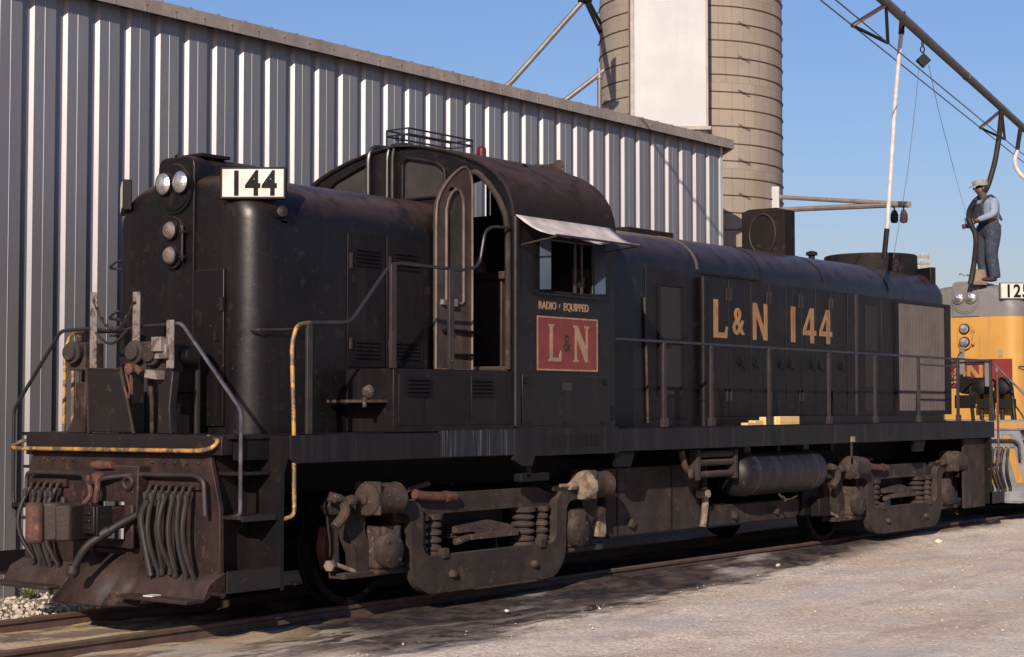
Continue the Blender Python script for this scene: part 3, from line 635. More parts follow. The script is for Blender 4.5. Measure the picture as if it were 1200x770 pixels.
    for s_ in (1, -1): steps(-.17 + .05, .44, s_, -1)
    for s_ in (1, -1): steps(15.10, 15.62, s_, 1)
    for ya_, yb_ in ((-1.42, -1.38), (1.38, 1.42)):
        mb = MB(); mb.box(14.35, 15.1, ya_, yb_, .30, 1.3); mb.build('step_back_plate', 'truck', T)
    mb = MB(); mb.box(15.2, 15.3, -1.3, 1.3, .4, 1.55); mb.build('rear_pilot_plate', P['pilotdark'], T, bevel=.005)
    mb = MB(); mb.box(15.3, 15.75, -.1, .1, .74, .94); mb.prism([(15.7, .18), (16.0, .2), (16.1, .05), (15.95, -.2), (15.7, -.18)], 'XY', .70, 1.0); mb.build('rear_coupler', P['pilotdark'], T, bevel=.02)
    for y in (-.9, -.78, -.66, -.54, .5, .62):
        mb = MB(); mb.tube([(15.3, y, 1.15), (15.42, y, 1.1), (15.44, y + .03, .8), (15.40, y, .5)], .022, 8, .05); mb.build('air_hose', 'hose', T)
    # front end handrails, MU stands, walkway plate
    rm = 'steel' if not second else 'steel'
    for s_ in (1, -1):
        mb = MB()
        if s_ == 1: mb.tube([(.10, -.60, 2.47), (.10, -.70, 2.47), (.10, -1.41, 1.76), (.10, -1.41, 1.0), (.10, -1.41, .92), (.08, -1.27, .90)], .0165, 10, .06)
        else: mb.tube([(.10, .45, 2.46), (.10, .88, 2.45), (.10, 1.54, 1.76), (.10, 1.54, 1.0), (.10, 1.50, .80), (.08, 1.27, .8)], .0165, 10, .06)
        mb.build('corner_handrail', 'steel' if s_ == 1 else 'rail_black', T)
    mb = MB(); mb.tube([(.10, .46, 2.46), (.10, .10, 2.42), (.12, -.12, 2.46), (.12, -.60, 2.47)], .014, 8, .05)
    mb.build('end_handrail', 'rail_black', T)
    for y, z0, z1, dz in ((.39, 2.08, 2.77, .0), (-.17, 2.30, 2.75, 0), (-.60, 2.10, 2.50, 0)):
        mb = MB(); mb.box(.06, .075, y - .045, y + .045, z0, z1); mb.box(.06, .13, y + .035, y + .045, z0, z1); mb.build('handrail_post', 'whitepost' if not second else 'y_gray', T, bevel=.004)
    mb = MB()
    for k in range(18):
        u = k / 17; y = .37 - .52 * u; z = 2.68 - .02 * u - .62 * u * (1 - u) * 1.5; mb.lathe((.05, y, z), (0, -1 if k % 2 else 0, .0 if k % 2 else 1), [(0, .012), (.028, .012)], 6)
    mb.tube([(.05, .37 - .52 * u, 2.68 - .02 * u - .93 * u * (1 - u)) for u in [i / 12 for i in range(13)]], .007, 6)
    mb.tube([(.05, .34 - .4 * u, 2.42 - .1 * math.sin(math.pi * u)) for u in [i / 8 for i in range(9)]], .012, 6)
    mb.build('safety_chain', 'post', T)
    if not second:
        mb = MB(); mb.prism([(.42, 2.10), (.05, 2.11), (-.01, 2.08), (-.19, 1.57), (.40, 1.57)], 'YZ', .03, .055); mb.build('buffer_plate', 'pilotdark', T, bevel=.006)
        mb = MB(); mb.tube([(.03, .43, 2.12), (.03, .39, 1.56)], .014, 8); mb.tube([(.03, -.02, 2.12), (.03, -.20, 1.56)], .014, 8); mb.tube([(.03, .43, 2.11), (.03, 0, 2.10)], .010, 8); mb.build('plate_frame', 'pilot', T)
        for y, h in ((.60, 2.0), (-.50, 2.08)):
            mb = MB(); mb.prism([(y + .07, 1.56), (y - .10, 1.56), (y - .08, 1.78), (y - .12, h), (y + .06, h), (y + .06, 1.85)] if y < 0 else [(y - .09, 1.56), (y + .16, 1.56), (y + .06, 1.72), (y + .04, h), (y - .09, h)], 'YZ', .08, .16); mb.build('platform_bracket', 'pilotdark' if y < 0 else 'pilot', T, bevel=.01)
        for y, z in ((.66, 2.25), (-.17, 2.24), (-.38, 2.22)):
            mb = MB(); mb.lathe((.16, y, z), (-1, -.1, .03), [(0, .09), (.10, .10), (.13, .10), (.135, .075), (.17, .07), (.175, .001)], 16); mb.box(.1, .3, y - .12, y + .12, z - .15, z + .09); mb.lathe((.16, y + .03, z + .1), (0, 0, 1), [(0, .03), (.05, .025)], 8); mb.tube([(.2, y, z - .1), (.22, y - .03, z - .4), (.25, y, 1.56)], .022, 8, .1); mb.build('connector_box', 'truck', T, bevel=.01)
        mb = MB(); mb.box(.02, .1, -.60, -.42, 2.18, 2.3); mb.box(-.02, .08, -.58, -.46, 2.24, 2.36); mb.box(-.0, .12, -.30, -.14, 2.05, 2.12, Matrix.Rotation(R(6), 4, 'X')); mb.build('jumper_receptacle', 'whitepost', T, bevel=.006)
        mb = MB(); mb.tube([(.12, -.06, 1.57), (.12, -.05, 2.1)], .018, 8); mb.tube([(.05, -.12, 2.08), (.02, -.22, 2.12), (.02, -.30, 2.06)], .03, 10, .04); mb.lathe((.02, -.2, 2.1), (-1, 0, 0), [(0, .05), (.06, .05), (.07, .03)], 12)
        mb.tube([(-.02, -.15, 2.06), (-.03, -.22, 1.92), (-.02, -.18, 1.84), (-.02, -.13, 1.95)], .011, 8, .03); mb.build('rusty_cutout_valve', 'rust', T)
        mb = MB(); mb.tube([(.04, 1.1, 1.50), (.02, 1.32, 1.48), (-.06, 1.35, 1.43), (-.08, 1.25, 1.42), (-.08, -1.12, 1.435), (-.06, -1.26, 1.46), (.0, -1.27, 1.52), (.04, -1.1, 1.545)], .0175, 10, .05); mb.build('yellow_end_grab', 'yellowrail', T)
        mb = MB(); mb.tube([(.6, 1.35, 1.2), (.6, 1.35, 2.25), (.55, 1.2, 2.42)], .016, 8, .06); mb.build('yellow_side_grab', 'yellowrail', T)
        for y in (.2, -.45):
            mb = MB(); mb.lathe((.45, y, 2.2), (-1, 0, .1), [(0, .09), (.16, .1), (.2, .07)], 14); mb.tube([(.5, y, 2.2), (.5, y, 1.56)], .03, 8); mb.build('valve_stand', 'pilotdark', T)
    else:
        mb = MB(); mb.box(Xn - .05, Xn - .03, -.80, .55, 2.10, 2.56); HB = mb.build('herald_panel', 'y_herald', T)
        text('herald_letters', 'L&N', 'y_letter', HB, (Xn - .052, .42, 2.18), (0, -1, 0), (0, 0, 1), .32, sx=.85, off=.03, ext=.004)
        for k in range(6):
            mb = MB(); y = -1.2 + k * .42; mb.prism([(y, .55), (y + .12, .55), (y + .34, 1.3), (y + .22, 1.3)], 'YZ', .02, .031); mb.build('pilot_stripe', 'y_yellow', T)
        mb = MB(); mb.box(-.005, 0, -1.28, 1.2, 1.43, 1.52); mb.build('beam_stripe', 'y_yellow', T)
        for y in (-.75, -.4):
            mb = MB(); mb.lathe((.45, y, 2.1), (-1, 0, .1), [(0, .13), (.16, .14), (.2, .07)], 14); mb.tube([(.5, y - .08, 2.1), (.45, y - .15, 1.56)], .035, 8); mb.tube([(.5, y + .08, 2.1), (.45, y + .05, 1.56)], .03, 8); mb.box(.4, .6, y - .12, y + .12, 1.75, 1.9); mb.build('valve_stand', 'dark', T)
    # near-side grab irons beside the short hood
    for s_ in (1, -1):
        mb = MB(); mb.tube([(x, y * s_, z) for x, y, z in ((.48, -1.50, .88), (.61, -1.50, .90), (.61, -1.49, 1.6), (.60, -1.47, 2.3), (.66, -1.47, 2.46), (.80, -1.47, 2.48))], .0175, 10, .06)
        mb.build('step_grab', 'yellowrail' if not second else 'rust', T)
        mb = MB(); mb.tube([(x, y * s_, z) for x, y, z in ((.80, -1.47, 2.48), (1.29, -1.47, 2.50), (1.79, -1.47, 3.02), (1.90, -1.47, 3.045), (2.84, -1.47, 3.04), (3.04, -1.47, 3.1), (3.12, -1.47, 3.42), (3.22, -1.47, 3.48), (3.5, -1.47, 3.49))], .0155, 10, .09)
        mb.build('side_handrail', P['rail'], T)
        mb = MB(); mb.box(.77, .83, *sorted((-1.485 * s_, -1.455 * s_)), 1.56, 2.48); mb.build('handrail_post', 'post', T, bevel=.004)
        for x in (1.80, 2.59):
            mb = MB(); mb.box(x - .035, x + .035, *sorted((-1.515 * s_, -1.485 * s_)), 2.12, 3.03)
            mb.lathe((x, -1.515 * s_, 2.2), (0, -s_, 0), [(0, .014), (.01, .012)], 8); mb.build('handrail_post', 'post', T, bevel=.004)
        mb = MB(); mb.tube([(.70, -.88 * s_, 2.43), (.70, -.97 * s_, 2.43), (1.14, -1.03 * s_, 2.45), (1.14, -.95 * s_, 2.45)], .012, 8, .03); mb.build('hood_grab', 'post', T)
        # battery box on the walkway
        yy = sorted((-1.512 * s_, -.93 * s_))
        mb = MB(); mb.box(1.80, 3.52, yy[0], yy[1], 1.56, 2.12); bb = mb.build('battery_box', P['door'] if not second else 'y_yellow', T, bevel=.008)
        for x0, x1 in ((1.86, 2.18), (2.24, 2.78), (2.86, 3.46)):
            mb = MB(); mb.box(x0, x1, *sorted((-1.520 * s_, -1.508 * s_)), 1.62, 2.07); mb.build('box_door', P['door'], bb, bevel=.004)
        for x0, x1 in ((1.96, 2.28), (2.86, 3.18)):
            mb = MB()
            for k in range(5): mb.prism([(-1.522 * s_, 1.88 + k * .035), (-1.545 * s_, 1.882 + k * .035), (-1.522 * s_, 1.91 + k * .035)], 'YZ', x0, x1)
            mb.build('louvre', P['door'], bb)
        # hood doors beside the short hood with louvres
        for x0, x1 in ((1.80, 2.30), (2.32, 2.84)):
            mb = MB(); mb.box(x0, x1, *sorted((-.962 * s_, -.948 * s_)), 2.14, 3.34); dd = mb.build('hood_door', P['door'], T, bevel=.004)
            for z0, n_ in ((3.05, 5), (2.22, 5)):
                mb = MB()
                for k in range(n_): mb.prism([(-.963 * s_, z0 + k * .035), (-.982 * s_, z0 + .002 + k * .035), (-.963 * s_, z0 + .028 + k * .035)], 'YZ', x0 + .1, x1 - .08)
                mb.build('louvre', P['door'], dd)
            mb = MB(); mb.box(x0 + .02, x0 + .04, *sorted((-.985 * s_, -.96 * s_)), 3.02, 3.16); mb.build('hinge', 'post', dd); mb = MB(); mb.box(x0 + .02, x0 + .04, *sorted((-.985 * s_, -.96 * s_)), 2.3, 2.4); mb.build('hinge', 'post', dd)
    if not second:
        mb = MB(); mb.box(1.50, 1.82, -1.45, -1.0, 1.82, 1.845); mb.box(1.5, 1.52, -1.45, -1.42, 1.78, 1.87); mb.lathe((1.795, -1.22, 1.915), (-1, 0, 0), [(0, .065), (.03, .055), (.05, .03)], 14); mb.build('box_step', 'grime', T, jit=.004)
    # ---------------- cab
    global CABX; CABX = 6.0 if second else 0.0
    arch = [(1.52, 3.52), (1.518, 3.62), (1.50, 3.73), (1.455, 3.85), (1.38, 3.965), (1.26, 4.075), (1.10, 4.17), (.90, 4.252), (.66, 4.325), (.34, 4.395), (0, 4.425)]
    AR = [(-y, z) for y, z in arch] + [(y, z) for y, z in reversed(arch[:-1])]
    fo = [(-1.50, 1.56)] + [(y * .985, z - .01) for y, z in AR] + [(1.50, 1.56)]
    dop = [(-1.43, 2.14), (-.93, 2.14), (-.93, 3.98), (-.96, 4.05), (-1.02, 4.07), (-1.08, 4.04), (-1.2, 3.93), (-1.32, 3.78), (-1.40, 3.62), (-1.43, 3.45)]
    w1 = [(.95, 3.88), (.95, 4.04), (.86, 4.12), (.42, 4.27), (.36, 4.24), (.36, 3.86)]; w2 = [(-.08, 3.86), (-.08, 4.24), (-.14, 4.28), (-.52, 4.20), (-.63, 4.12), (-.65, 3.92), (-.60, 3.86)]
    cr = [(-1.25, 3.0), (-.98, 3.0), (-.98, 3.6), (-1.2, 3.5), (-1.25, 3.4)]
    mb = MB(); mb.prism(fo, 'YZ', 3.54, 3.58, holes=[dop, [(y, z) for y, z in w1], [(y, z) for y, z in w2]]); FW = mb.build('cab_front_wall', P['body'], T)
    def ringframe(name, poly, x, w, m, par, dep=.03):
        mb = MB(); mb.tube([(x, y, z) for y, z in poly] + [(x, poly[0][0], poly[0][1])], w, 8, .03); return mb.build(name, m, par)
    for w_ in (w1, w2):
        f = ringframe('window_frame', w_, 3.535, .020, P['body'], FW); 
        mb = MB(); mb.prism([(y, z) for y, z in w_], 'YZ', 3.555, 3.562); g = mb.build('window_pane', 'glass', FW)
    ringframe('door_frame', dop, 3.525, .030, 'truck' if not second else P['body'], FW)
    mb = MB(); mb.prism(fo, 'YZ', 5.16, 5.20, holes=[[(y, z) for y, z in w2], [(-y, z) for y, z in reversed(w2)]]); mb.build('cab_rear_wall', P['body'], T)
    # roof shell
    inn = [(y * .975, z - .035) for y, z in AR]
    mb = MB(); mb.prism(AR + list(reversed(inn)), 'YZ', 3.505, 5.235); RF = mb.build('cab_roof', P['roof'], T, angle=40, bevel=.016)
    mb = MB()
    for y, z in [(y, z) for y, z in AR for _ in (0,)]: mb.lathe((5.12, y * 1.0, z - .002), (0, y, 2.2), [(0, .012), (.010, .010)], 6)
    mb.build('roof_rivets', P['roof'], RF)
    for s_ in (1, -1):
        ya, yb = sorted((-1.52 * s_, -1.49 * s_)); mb = MB()
        win = rect(3.93, 4.80, 2.90, 3.42, .03)
        mb.prism([(3.54, 1.56), (5.2, 1.56), (5.2, 3.54), (3.54, 3.54)], 'XZ', ya, yb, holes=[win]); SW = mb.build('cab_side', P['body'], T)
        mb = MB(); mb.tube([(3.55, -1.505 * s_, 1.6), (3.55, -1.505 * s_, 3.6)], .045, 12); mb.build('corner_post', P['body'], SW)
        mb = MB(); mb.tube([(x, -1.525 * s_, z) for x, z in win + [win[0]]], .016, 8); mb.box(3.85, 4.92, *sorted((-1.56 * s_, -1.52 * s_)), 2.865, 2.89); mb.build('window_frame', P['body'], SW)
        mb = MB(); mb.box(4.50, 4.54, *sorted((-1.51 * s_, -1.50 * s_)), 2.9, 3.42); mb.box(4.62, 4.65, *sorted((-1.51 * s_, -1.50 * s_)), 2.9, 3.42); mb.build('sash', 'interior', SW)
        for x, o_ in ((3.90, -.10), (4.83, .08)):
            mb = MB(); m_ = Matrix.Translation((x, -1.53 * s_, 0)) @ Matrix.Rotation(R(-(58 if x < 4 else 60)) * s_, 4, 'Z'); mb.box(0, .11, -.004, .004, 2.92, 3.42, m_); mb.build('wind_deflector', 'blueglass', SW)
        mb = MB(); mb.box(3.62, 5.10, *sorted((-1.530 * s_, -1.518 * s_)), 1.60, 2.09); ap = mb.build('access_door', P['body'], SW, bevel=.004)
        mb = MB()
        for x in (3.72, 4.35, 5.0): mb.box(x - .05, x + .05, *sorted((-1.54 * s_, -1.528 * s_)), 1.60, 1.635)
        for x in (3.68, 5.02): mb.lathe((x, -1.53 * s_, 2.03), (0, -s_, 0), [(0, .03), (.02, .03), (.03, .01)], 10)
        mb.build('door_catch', 'door' if not second else 'y_gray', ap)
        if s_ == 1 and not second:
            mb = MB(); mb.box(4.26, 4.42, -1.536, -1.53, 1.94, 2.02); mb.build('builders_plate', 'post', ap)
            mb = MB()
            for k in range(7): mb.prism([(-1.522, 1.64 + .022 * k), (-1.53, 1.642 + .022 * k), (-1.522, 1.655 + .022 * k)], 'YZ', 5.12, 5.19)
            mb.build('small_louvre', 'door', SW)
    # ladder-like conduits on the front wall
    for y in (.36, .10, .03) if not second else ():
        mb = MB(); zt = 4.42; mb.tube([(3.50, y, 3.83), (3.50, y, zt - .06), (3.56, y - .02, zt + .025), (3.75, y - .04, zt + .03)], .026 if y > .3 else .020, 10, .10); mb.build('conduit', 'rail_black' if y > .05 else 'post', T)
    # cab interior
    mb = MB(); mb.box(3.58, 5.16, -1.49, 1.49, 2.10, 2.14); mb.build('cab_floor', 'interior', T)
    if not second:
        mb = MB(); mb.box(4.55, 4.95, -.55, -.1, 2.14, 3.1); mb.box(4.5, 5.0, -.62, -.05, 3.1, 3.18); mb.lathe((4.75, -.6, 2.9), (0, -1, .1), [(0, .09), (.05, .09), (.06, .05)], 16); mb.tube([(4.7, -.6, 3.0), (4.62, -.85, 3.05), (4.55, -.9, 2.95)], .016, 8, .04)
        mb.build('control_stand', 'interior', T, bevel=.01)
        mb = MB(); mb.box(4.98, 5.14, -1.42, -1.12, 2.14, 3.2); mb.box(4.93, 4.98, -1.36, -1.2, 2.5, 2.75); mb.tube([(4.86, -1.32, 2.2), (4.8, -1.30, 2.7), (4.86, -1.24, 3.2)], .025, 8, .05)
        BP = mb.build('brake_pedestal', 'interior', T, bevel=.01)
        mb = MB()
        for z, y in ((2.4, -1.26), (2.62, -1.3), (2.8, -1.22), (3.02, -1.28)): mb.lathe((4.95, y, z), (-1, -.3, 0), [(0, .035), (.04, .05), (.07, .03)], 12)
        mb.tube([(4.9, -1.34, 2.62), (4.72, -1.38, 2.66), (4.62, -1.30, 2.62)], .016, 8, .03); mb.tube([(4.9, -1.2, 2.8), (4.75, -1.3, 2.86)], .014, 8); mb.tube([(4.92, -1.3, 2.2), (4.88, -1.32, 2.9), (4.95, -1.3, 3.1)], .02, 8, .05); mb.build('brake_handles', 'crust', BP)  # pale colour stands in for sunlight on the levers inside the cab
        mb = MB(); mb.box(4.0, 4.5, .2, .7, 2.5, 2.6); mb.box(4.02, 4.48, .66, .72, 2.6, 3.0); mb.cyl((4.25, .45, 2.14), (4.25, .45, 2.5), .05); mb.build('cab_seat', 'door', T, bevel=.02)
        # open door leaf, swung forward along the hood
        lf = [(2.96, 2.14), (3.50, 2.14), (3.50, 3.94), (3.485, 4.01), (3.45, 4.07), (3.40, 4.10), (3.34, 4.09), (3.27, 4.05), (3.18, 3.985), (3.09, 3.90), (3.02, 3.81), (2.975, 3.71), (2.96, 3.60)]
        lh = [(3.11, 2.80), (3.14, 2.77), (3.34, 2.77), (3.37, 2.80), (3.37, 3.70), (3.355, 3.80), (3.31, 3.86), (3.25, 3.87), (3.19, 3.83), (3.14, 3.76), (3.11, 3.66)]
        mb = MB(); mb.prism(lf, 'XZ', -1.01, -.972, holes=[lh]); DL = mb.build('cab_door', 'doorleaf', T, bevel=.006, label='open bare metal cab door folded forward')
        mb = MB(); mb.tube([(x, -1.012, z) for x, z in lh + [lh[0]]], .016, 8); mb.tube([(x, -1.012, z) for x, z in lf + [lf[0]]], .012, 8); mb.build('door_moulding', 'moulding', DL)
        mb = MB(); mb.prism(lh, 'XZ', -.993, -.988); mb.build('door_pane', 'glass', DL)
        mb = MB(); mb.box(3.14, 3.22, -1.06, -1.01, 2.74, 2.81); mb.box(3.02, 3.12, -1.05, -1.01, 2.75, 2.80); mb.build('door_handle', 'whitepost', DL)
        mb = MB(); mb.tube([(3.06, -1.03, 2.52), (3.50, -1.05, 2.50)], .016, 8); mb.tube([(3.16, -1.03, 2.28), (3.48, -1.05, 2.28)], .014, 8); mb.lathe((3.08, -1.02, 2.52), (0, -1, 0), [(0, .05), (.05, .04)], 12); mb.build('door_brace', 'truckdark', DL)
        # lettering on the cab side
        mb = MB(); mb.box(3.86, 4.88, -1.527, -1.519, 2.135, 2.665); HB = mb.build('herald_panel', 'red', T)
        mb = MB()
        for a in (rect(3.86, 4.88, 2.135, 2.152), rect(3.86, 4.88, 2.648, 2.665), rect(3.86, 3.875, 2.152, 2.648), rect(4.865, 4.88, 2.152, 2.648)): mb.prism(a, 'XZ', -1.531, -1.527)
        mb.build('herald_border', 'smallgold', HB)
        def serifL(x, z, w, h, st, sf, mb, y0, y1):
            mb.prism([(x + sf, z + st * .55), (x + sf, z + h - st * .55), (x, z + h - st * .4), (x, z + h), (x + 2 * sf + st, z + h), (x + 2 * sf + st, z + h - st * .4), (x + sf + st, z + h - st * .55), (x + sf + st, z + st * .8), (x + w - st * .9, z + st * .8), (x + w - st * .35, z + st * 2.3), (x + w, z + st * 2.3), (x + w, z), (x, z), (x, z + st * .4)], 'XZ', y0, y1)
        def serifN(x, z, w, h, st, sf, mb, y0, y1):
            mb.prism([(x, z), (x + 2 * sf + st * .7, z), (x + 2 * sf + st * .7, z + st * .4), (x + sf + st * .7, z + st * .55), (x + sf + st * .7, z + h * .62), (x + w - sf - st * .8, z), (x + w - sf, z), (x + w - sf, z + h - st * .55), (x + w, z + h - st * .4), (x + w, z + h), (x + w - 2 * sf - st * .7, z + h), (x + w - 2 * sf - st * .7, z + h - st * .4), (x + w - sf - st * .7, z + h - st * .55), (x + w - sf - st * .7, z + h * .42), (x + sf + st * .9, z + h), (x, z + h), (x, z + h - st * .4), (x + sf, z + h - st * .55), (x + sf, z + st * .55), (x, z + st * .4)], 'XZ', y0, y1)
        mb = MB(); serifL(4.04, 2.225, .215, .365, .048, .024, mb, -1.532, -1.5275); mb.build('herald_letter', 'smallgold', HB)
        mb = MB(); serifN(4.46, 2.225, .27, .365, .050, .024, mb, -1.532, -1.5275); mb.build('herald_letter', 'smallgold', HB)
        text('herald_ampersand', '&', 'post', HB, (4.29, -1.5275, 2.33), (1, 0, 0), (0, 0, 1), .17, sx=.8, off=-.01, ext=.004)
        text('cab_lettering', 'RADIO', 'smallgold', T, (3.89, -1.521, 2.735), (1, 0, 0), (0, 0, 1), .072, sx=.92, off=.022, ext=.004)
        text('cab_lettering', 'EQUIPPED', 'smallgold', T, (4.30, -1.521, 2.735), (1, 0, 0), (0, 0, 1), .072, sx=.92, off=.022, ext=.004)
        text('cab_lettering', 'F', 'smallgold', T, (4.225, -1.521, 2.75), (1, 0, .1), (0, 0, 1), .04, sx=.9, off=.0, ext=.004)
        # awning
        mb = MB(); bm = mb.bm; g = []
        for i in range(15):
            u = i / 14; row = []
            for j in range(6):
                w_ = j / 5; x0 = 3.52 + 1.62 * u; x1 = 3.66 + 1.44 * u
                x = x0 * (1 - w_) + x1 * w_; y = -1.53 - .38 * w_; z = 3.615 - .20 * w_ - .045 * math.sin(math.pi * w_) - .012 * math.sin(u * 17) * w_ - .03 * w_ * (1 - abs(2 * u - 1)); row.append(bm.verts.new((x, y, z)))
            g.append(row)
        for i in range(14):
            for j in range(5): bm.faces.new((g[i][j], g[i + 1][j], g[i + 1][j + 1], g[i][j + 1]))
        o = mb.build('window_awning', 'canvas', T, angle=180); sd = o.modifiers.new('s', 'SOLIDIFY'); sd.thickness = .006
        mb = MB(); mb.tube([(3.64, -1.92, 3.405), (5.12, -1.92, 3.405)], .012, 8); mb.tube([(3.60, -1.52, 3.33), (3.7, -1.92, 3.405)], .01, 8); mb.tube([(5.02, -1.52, 3.36), (5.08, -1.92, 3.405)], .006, 8); mb.build('awning_rod', 'post', T)
        # roof gear
        mb = MB()
        pts = [(3.60, -.10), (4.62, -.10), (4.62, .20), (3.60, .20)]
        for z in (4.60, 4.54): mb.tube([(x, y, z) for x, y in pts + pts[:1]], .010, 6)
        for x, y in pts + [(4.12, -.10), (4.12, .20)]: mb.tube([(x, y, 4.38), (x, y, 4.6)], .010, 6)
        mb.tube([(3.7, .1, 4.42), (3.7, .1, 4.52)], .03, 10); mb.lathe((3.7, .1, 4.5), (0, 0, 1), [(0, .05), (.06, .05), (.08, .02)], 12); mb.build('antenna_rack', 'rail_black', RF)
        mb = MB(); mb.lathe((4.9, 0, 4.43), (0, 0, 1), [(0, .06), (.03, .06)], 14); bc = mb.build('beacon_base', 'dark', RF)
        mb = MB(); mb.lathe((4.9, 0, 4.455), (0, 0, 1), [(0, .052), (.1, .05), (.12, .035), (.125, .001)], 16); mb.build('beacon_lens', 'beacon', bc)
        for k, (x, l) in enumerate(((5.45, .28), (5.6, .34))):
            mb = MB(); mb.lathe((x, .35 - .55 * k, 4.42), (-1 if not k else 1, -.2, .03), [(0, .03), (l * .5, .035), (l * .85, .06), (l, .10), (l + .005, .09)], 16); mb.tube([(x, .35 - .55 * k, 4.42), (x, .35 - .55 * k, 3.9)], .02, 8); mb.build('air_horn', 'grime', T)
        mb = MB(); mb.tube([(4.3, -.98, 4.17), (4.33, -1.0, 4.24), (4.42, -1.0, 4.20)], .012, 6, .02); mb.lathe((3.85, -1.40, 3.78), (-.1, -1, .5), [(0, .04), (.04, .04), (.06, .02)], 10); mb.build('roof_eyebolt', 'dark', RF)
    # ---------------- long hood
    CABX = 0.0; LX = 11.2 if second else 5.2
    rear = [(14.97 - r_ * (1 - math.cos(f)), r_ * (1 - math.sin(f))) for f in [math.pi / 2 * k / 8 for k in range(8, -1, -1)]]
    LH = hood('long_hood', [(LX, 0), (LX + 1, 0)] + rear, P['body'])
    if second:
        mb = MB(); mb.skinr([[mb.bm.verts.new((x, y, z)) for y, z in gsec(0)] for x in (11.2, 14.9)]); mb.build('grey_long_hood_top', 'y_gray', T, angle=50)
    for x, w in ((7.72, .05), (9.25, .02), (10.9, .02), (12.85, .03)):
        mb = MB(); pts = [(y * 1.006, z + .006) for y, z in sec(0)][2:-2]; mb.skinr([[mb.bm.verts.new((xx, y, z)) for y, z in pts] for xx in (x, x + w)], cap=True); mb.build('roof_seam_strip', 'shutter' if x < 8 and not second else P['roof'], LH, angle=50)
    mb = MB(); mb.box(7.78, 9.25, -.975, -.935, 3.335, 3.365); mb.build('drip_rail', P['roof'], LH)
    edges = [7.92, 8.44, 8.97, 9.42, 9.86, 10.26, 10.66, 11.09, 11.55]
    for s_ in (1, -1):
        def plate(nm, x0, x1, z0, z1, m, par, d0=.945, d1=.962, bev=.004):
            mb = MB(); mb.box(x0, x1, *sorted((-d0 * s_, -d1 * s_)), z0, z1); return mb.build(nm, m, par, bevel=bev)
        for i in range(len(edges) - 1):
            dd = plate('hood_door', edges[i] + .012, edges[i + 1] - .012, 1.66, 3.31, P['door'], T)
            xh = edges[i] + .03 if i % 2 else edges[i + 1] - .06
            for z in (1.85, 3.05): mb = MB(); mb.box(xh, xh + .025, *sorted((-.975 * s_, -.96 * s_)), z, z + .16); mb.build('hinge', 'post' if not second else P['door'], dd)
            mb = MB(); xk = edges[i] + (.1 if i % 2 == 0 else .28); mb.lathe((xk, -.962 * s_, 2.33), (0, -s_, 0), [(0, .055), (.012, .055), (.014, .04)], 14); mb.tube([(xk, -.985 * s_, 2.36), (xk, -.99 * s_, 2.27), (xk + .05, -.985 * s_, 2.25)], .009, 6); mb.build('door_latch', P['door'], dd)
        dd = plate('filter_door', 6.64, 7.52, 1.64, 3.34, P['door'], T)
        for z0, z1 in ((2.55, 3.16), (1.92, 2.50)):
            f = plate('filter_screen', 6.90, 7.36, z0, z1, 'mesh', dd, .96, .968, 0)
            mb = MB()
            for a in (rect(6.88, 7.38, z0 - .02, z0 + .005), rect(6.88, 7.38, z1 - .005, z1 + .02), rect(6.88, 6.905, z0, z1), rect(7.355, 7.38, z0, z1)): mb.prism(a, 'XZ', *sorted((-.962 * s_, -.982 * s_)))
            mb.build('screen_frame', P['door'], f)
        mb = MB(); mb.tube([(6.66, -.97 * s_, 1.6), (6.62, -.97 * s_, 2.6), (6.60, -.965 * s_, 3.0)], .016, 8); mb.build('drain_pipe', 'grime', T)
        mb = MB(); mb.tube([(7.80, -1.0 * s_, 1.56), (7.80, -1.0 * s_, 3.3)], .045, 12)
        for z in (1.86, 2.06): mb.lathe((7.80, -1.0 * s_, z), (0, 0, 1), [(0, .058), (.03, .058)], 12)
        mb.build('vent_pipe', P['door'], T)
        plate('hood_door', 11.58, 11.80, 1.66, 3.31, P['door'], T)
        f = plate('louvre_door', 11.88, 12.58, 1.66, 3.30, P['door'], T, .945, .975)
        for z0, z1 in ((2.55, 3.16), (2.05, 2.48), (1.72, 1.98)): plate('screen', 12.08, 12.44, z0, z1, 'mesh', f, .97, .979, 0)
        plate('hood_door', 12.62, 13.03, 1.66, 3.30, P['door'], T)
        if not second and s_ == 1:
            mb = MB(); mb.box(11.80, 11.87, -.965, -.95, 1.66, 3.3); mb.build('door_gap_post', 'doorleaf', T)
        mb = MB()
        for k in range(36):
            x = 13.10 + k * .0505; mb.box(x, x + .032, *sorted((-.955 * s_, -.985 * s_)), 1.72, 3.26, None)
        RD = mb.build('radiator_shutter', 'shutter' if not second else 'y_yellow', T)
        mb = MB()
        for a in (rect(13.06, 14.9, 3.26, 3.30), rect(13.06, 14.9, 1.66, 1.72), rect(13.06, 13.10, 1.72, 3.26), rect(14.70, 14.9, 1.72, 3.26)): mb.prism(a, 'XZ', *sorted((-.95 * s_, -1.0 * s_)))
        mb.build('shutter_frame', P['door'], RD)
        # walkway handrail
        mb = MB(); mb.tube([(5.25, -1.47 * s_, 2.485), (15.29, -1.47 * s_, 2.46)], .0155, 8); mb.build('walkway_handrail', P['rail'], T)
        for x in (6.21, 7.19, 8.51, 10.03, 11.34, 12.69, 14.03, 15.25):
            mb = MB(); mb.box(x - .03, x + .03, *sorted((-1.485 * s_, -1.455 * s_)), 1.56, 2.48); mb.box(x - .05, x + .05, *sorted((-1.50 * s_, -1.45 * s_)), 1.56, 1.66); mb.build('handrail_post', 'post', T, bevel=.004)
        mb = MB(); mb.tube([(12.7, -1.47 * s_, 2.36), (14.1, -1.47 * s_, 2.35)], .012, 8); mb.build('lower_handrail', P['rail'], T)
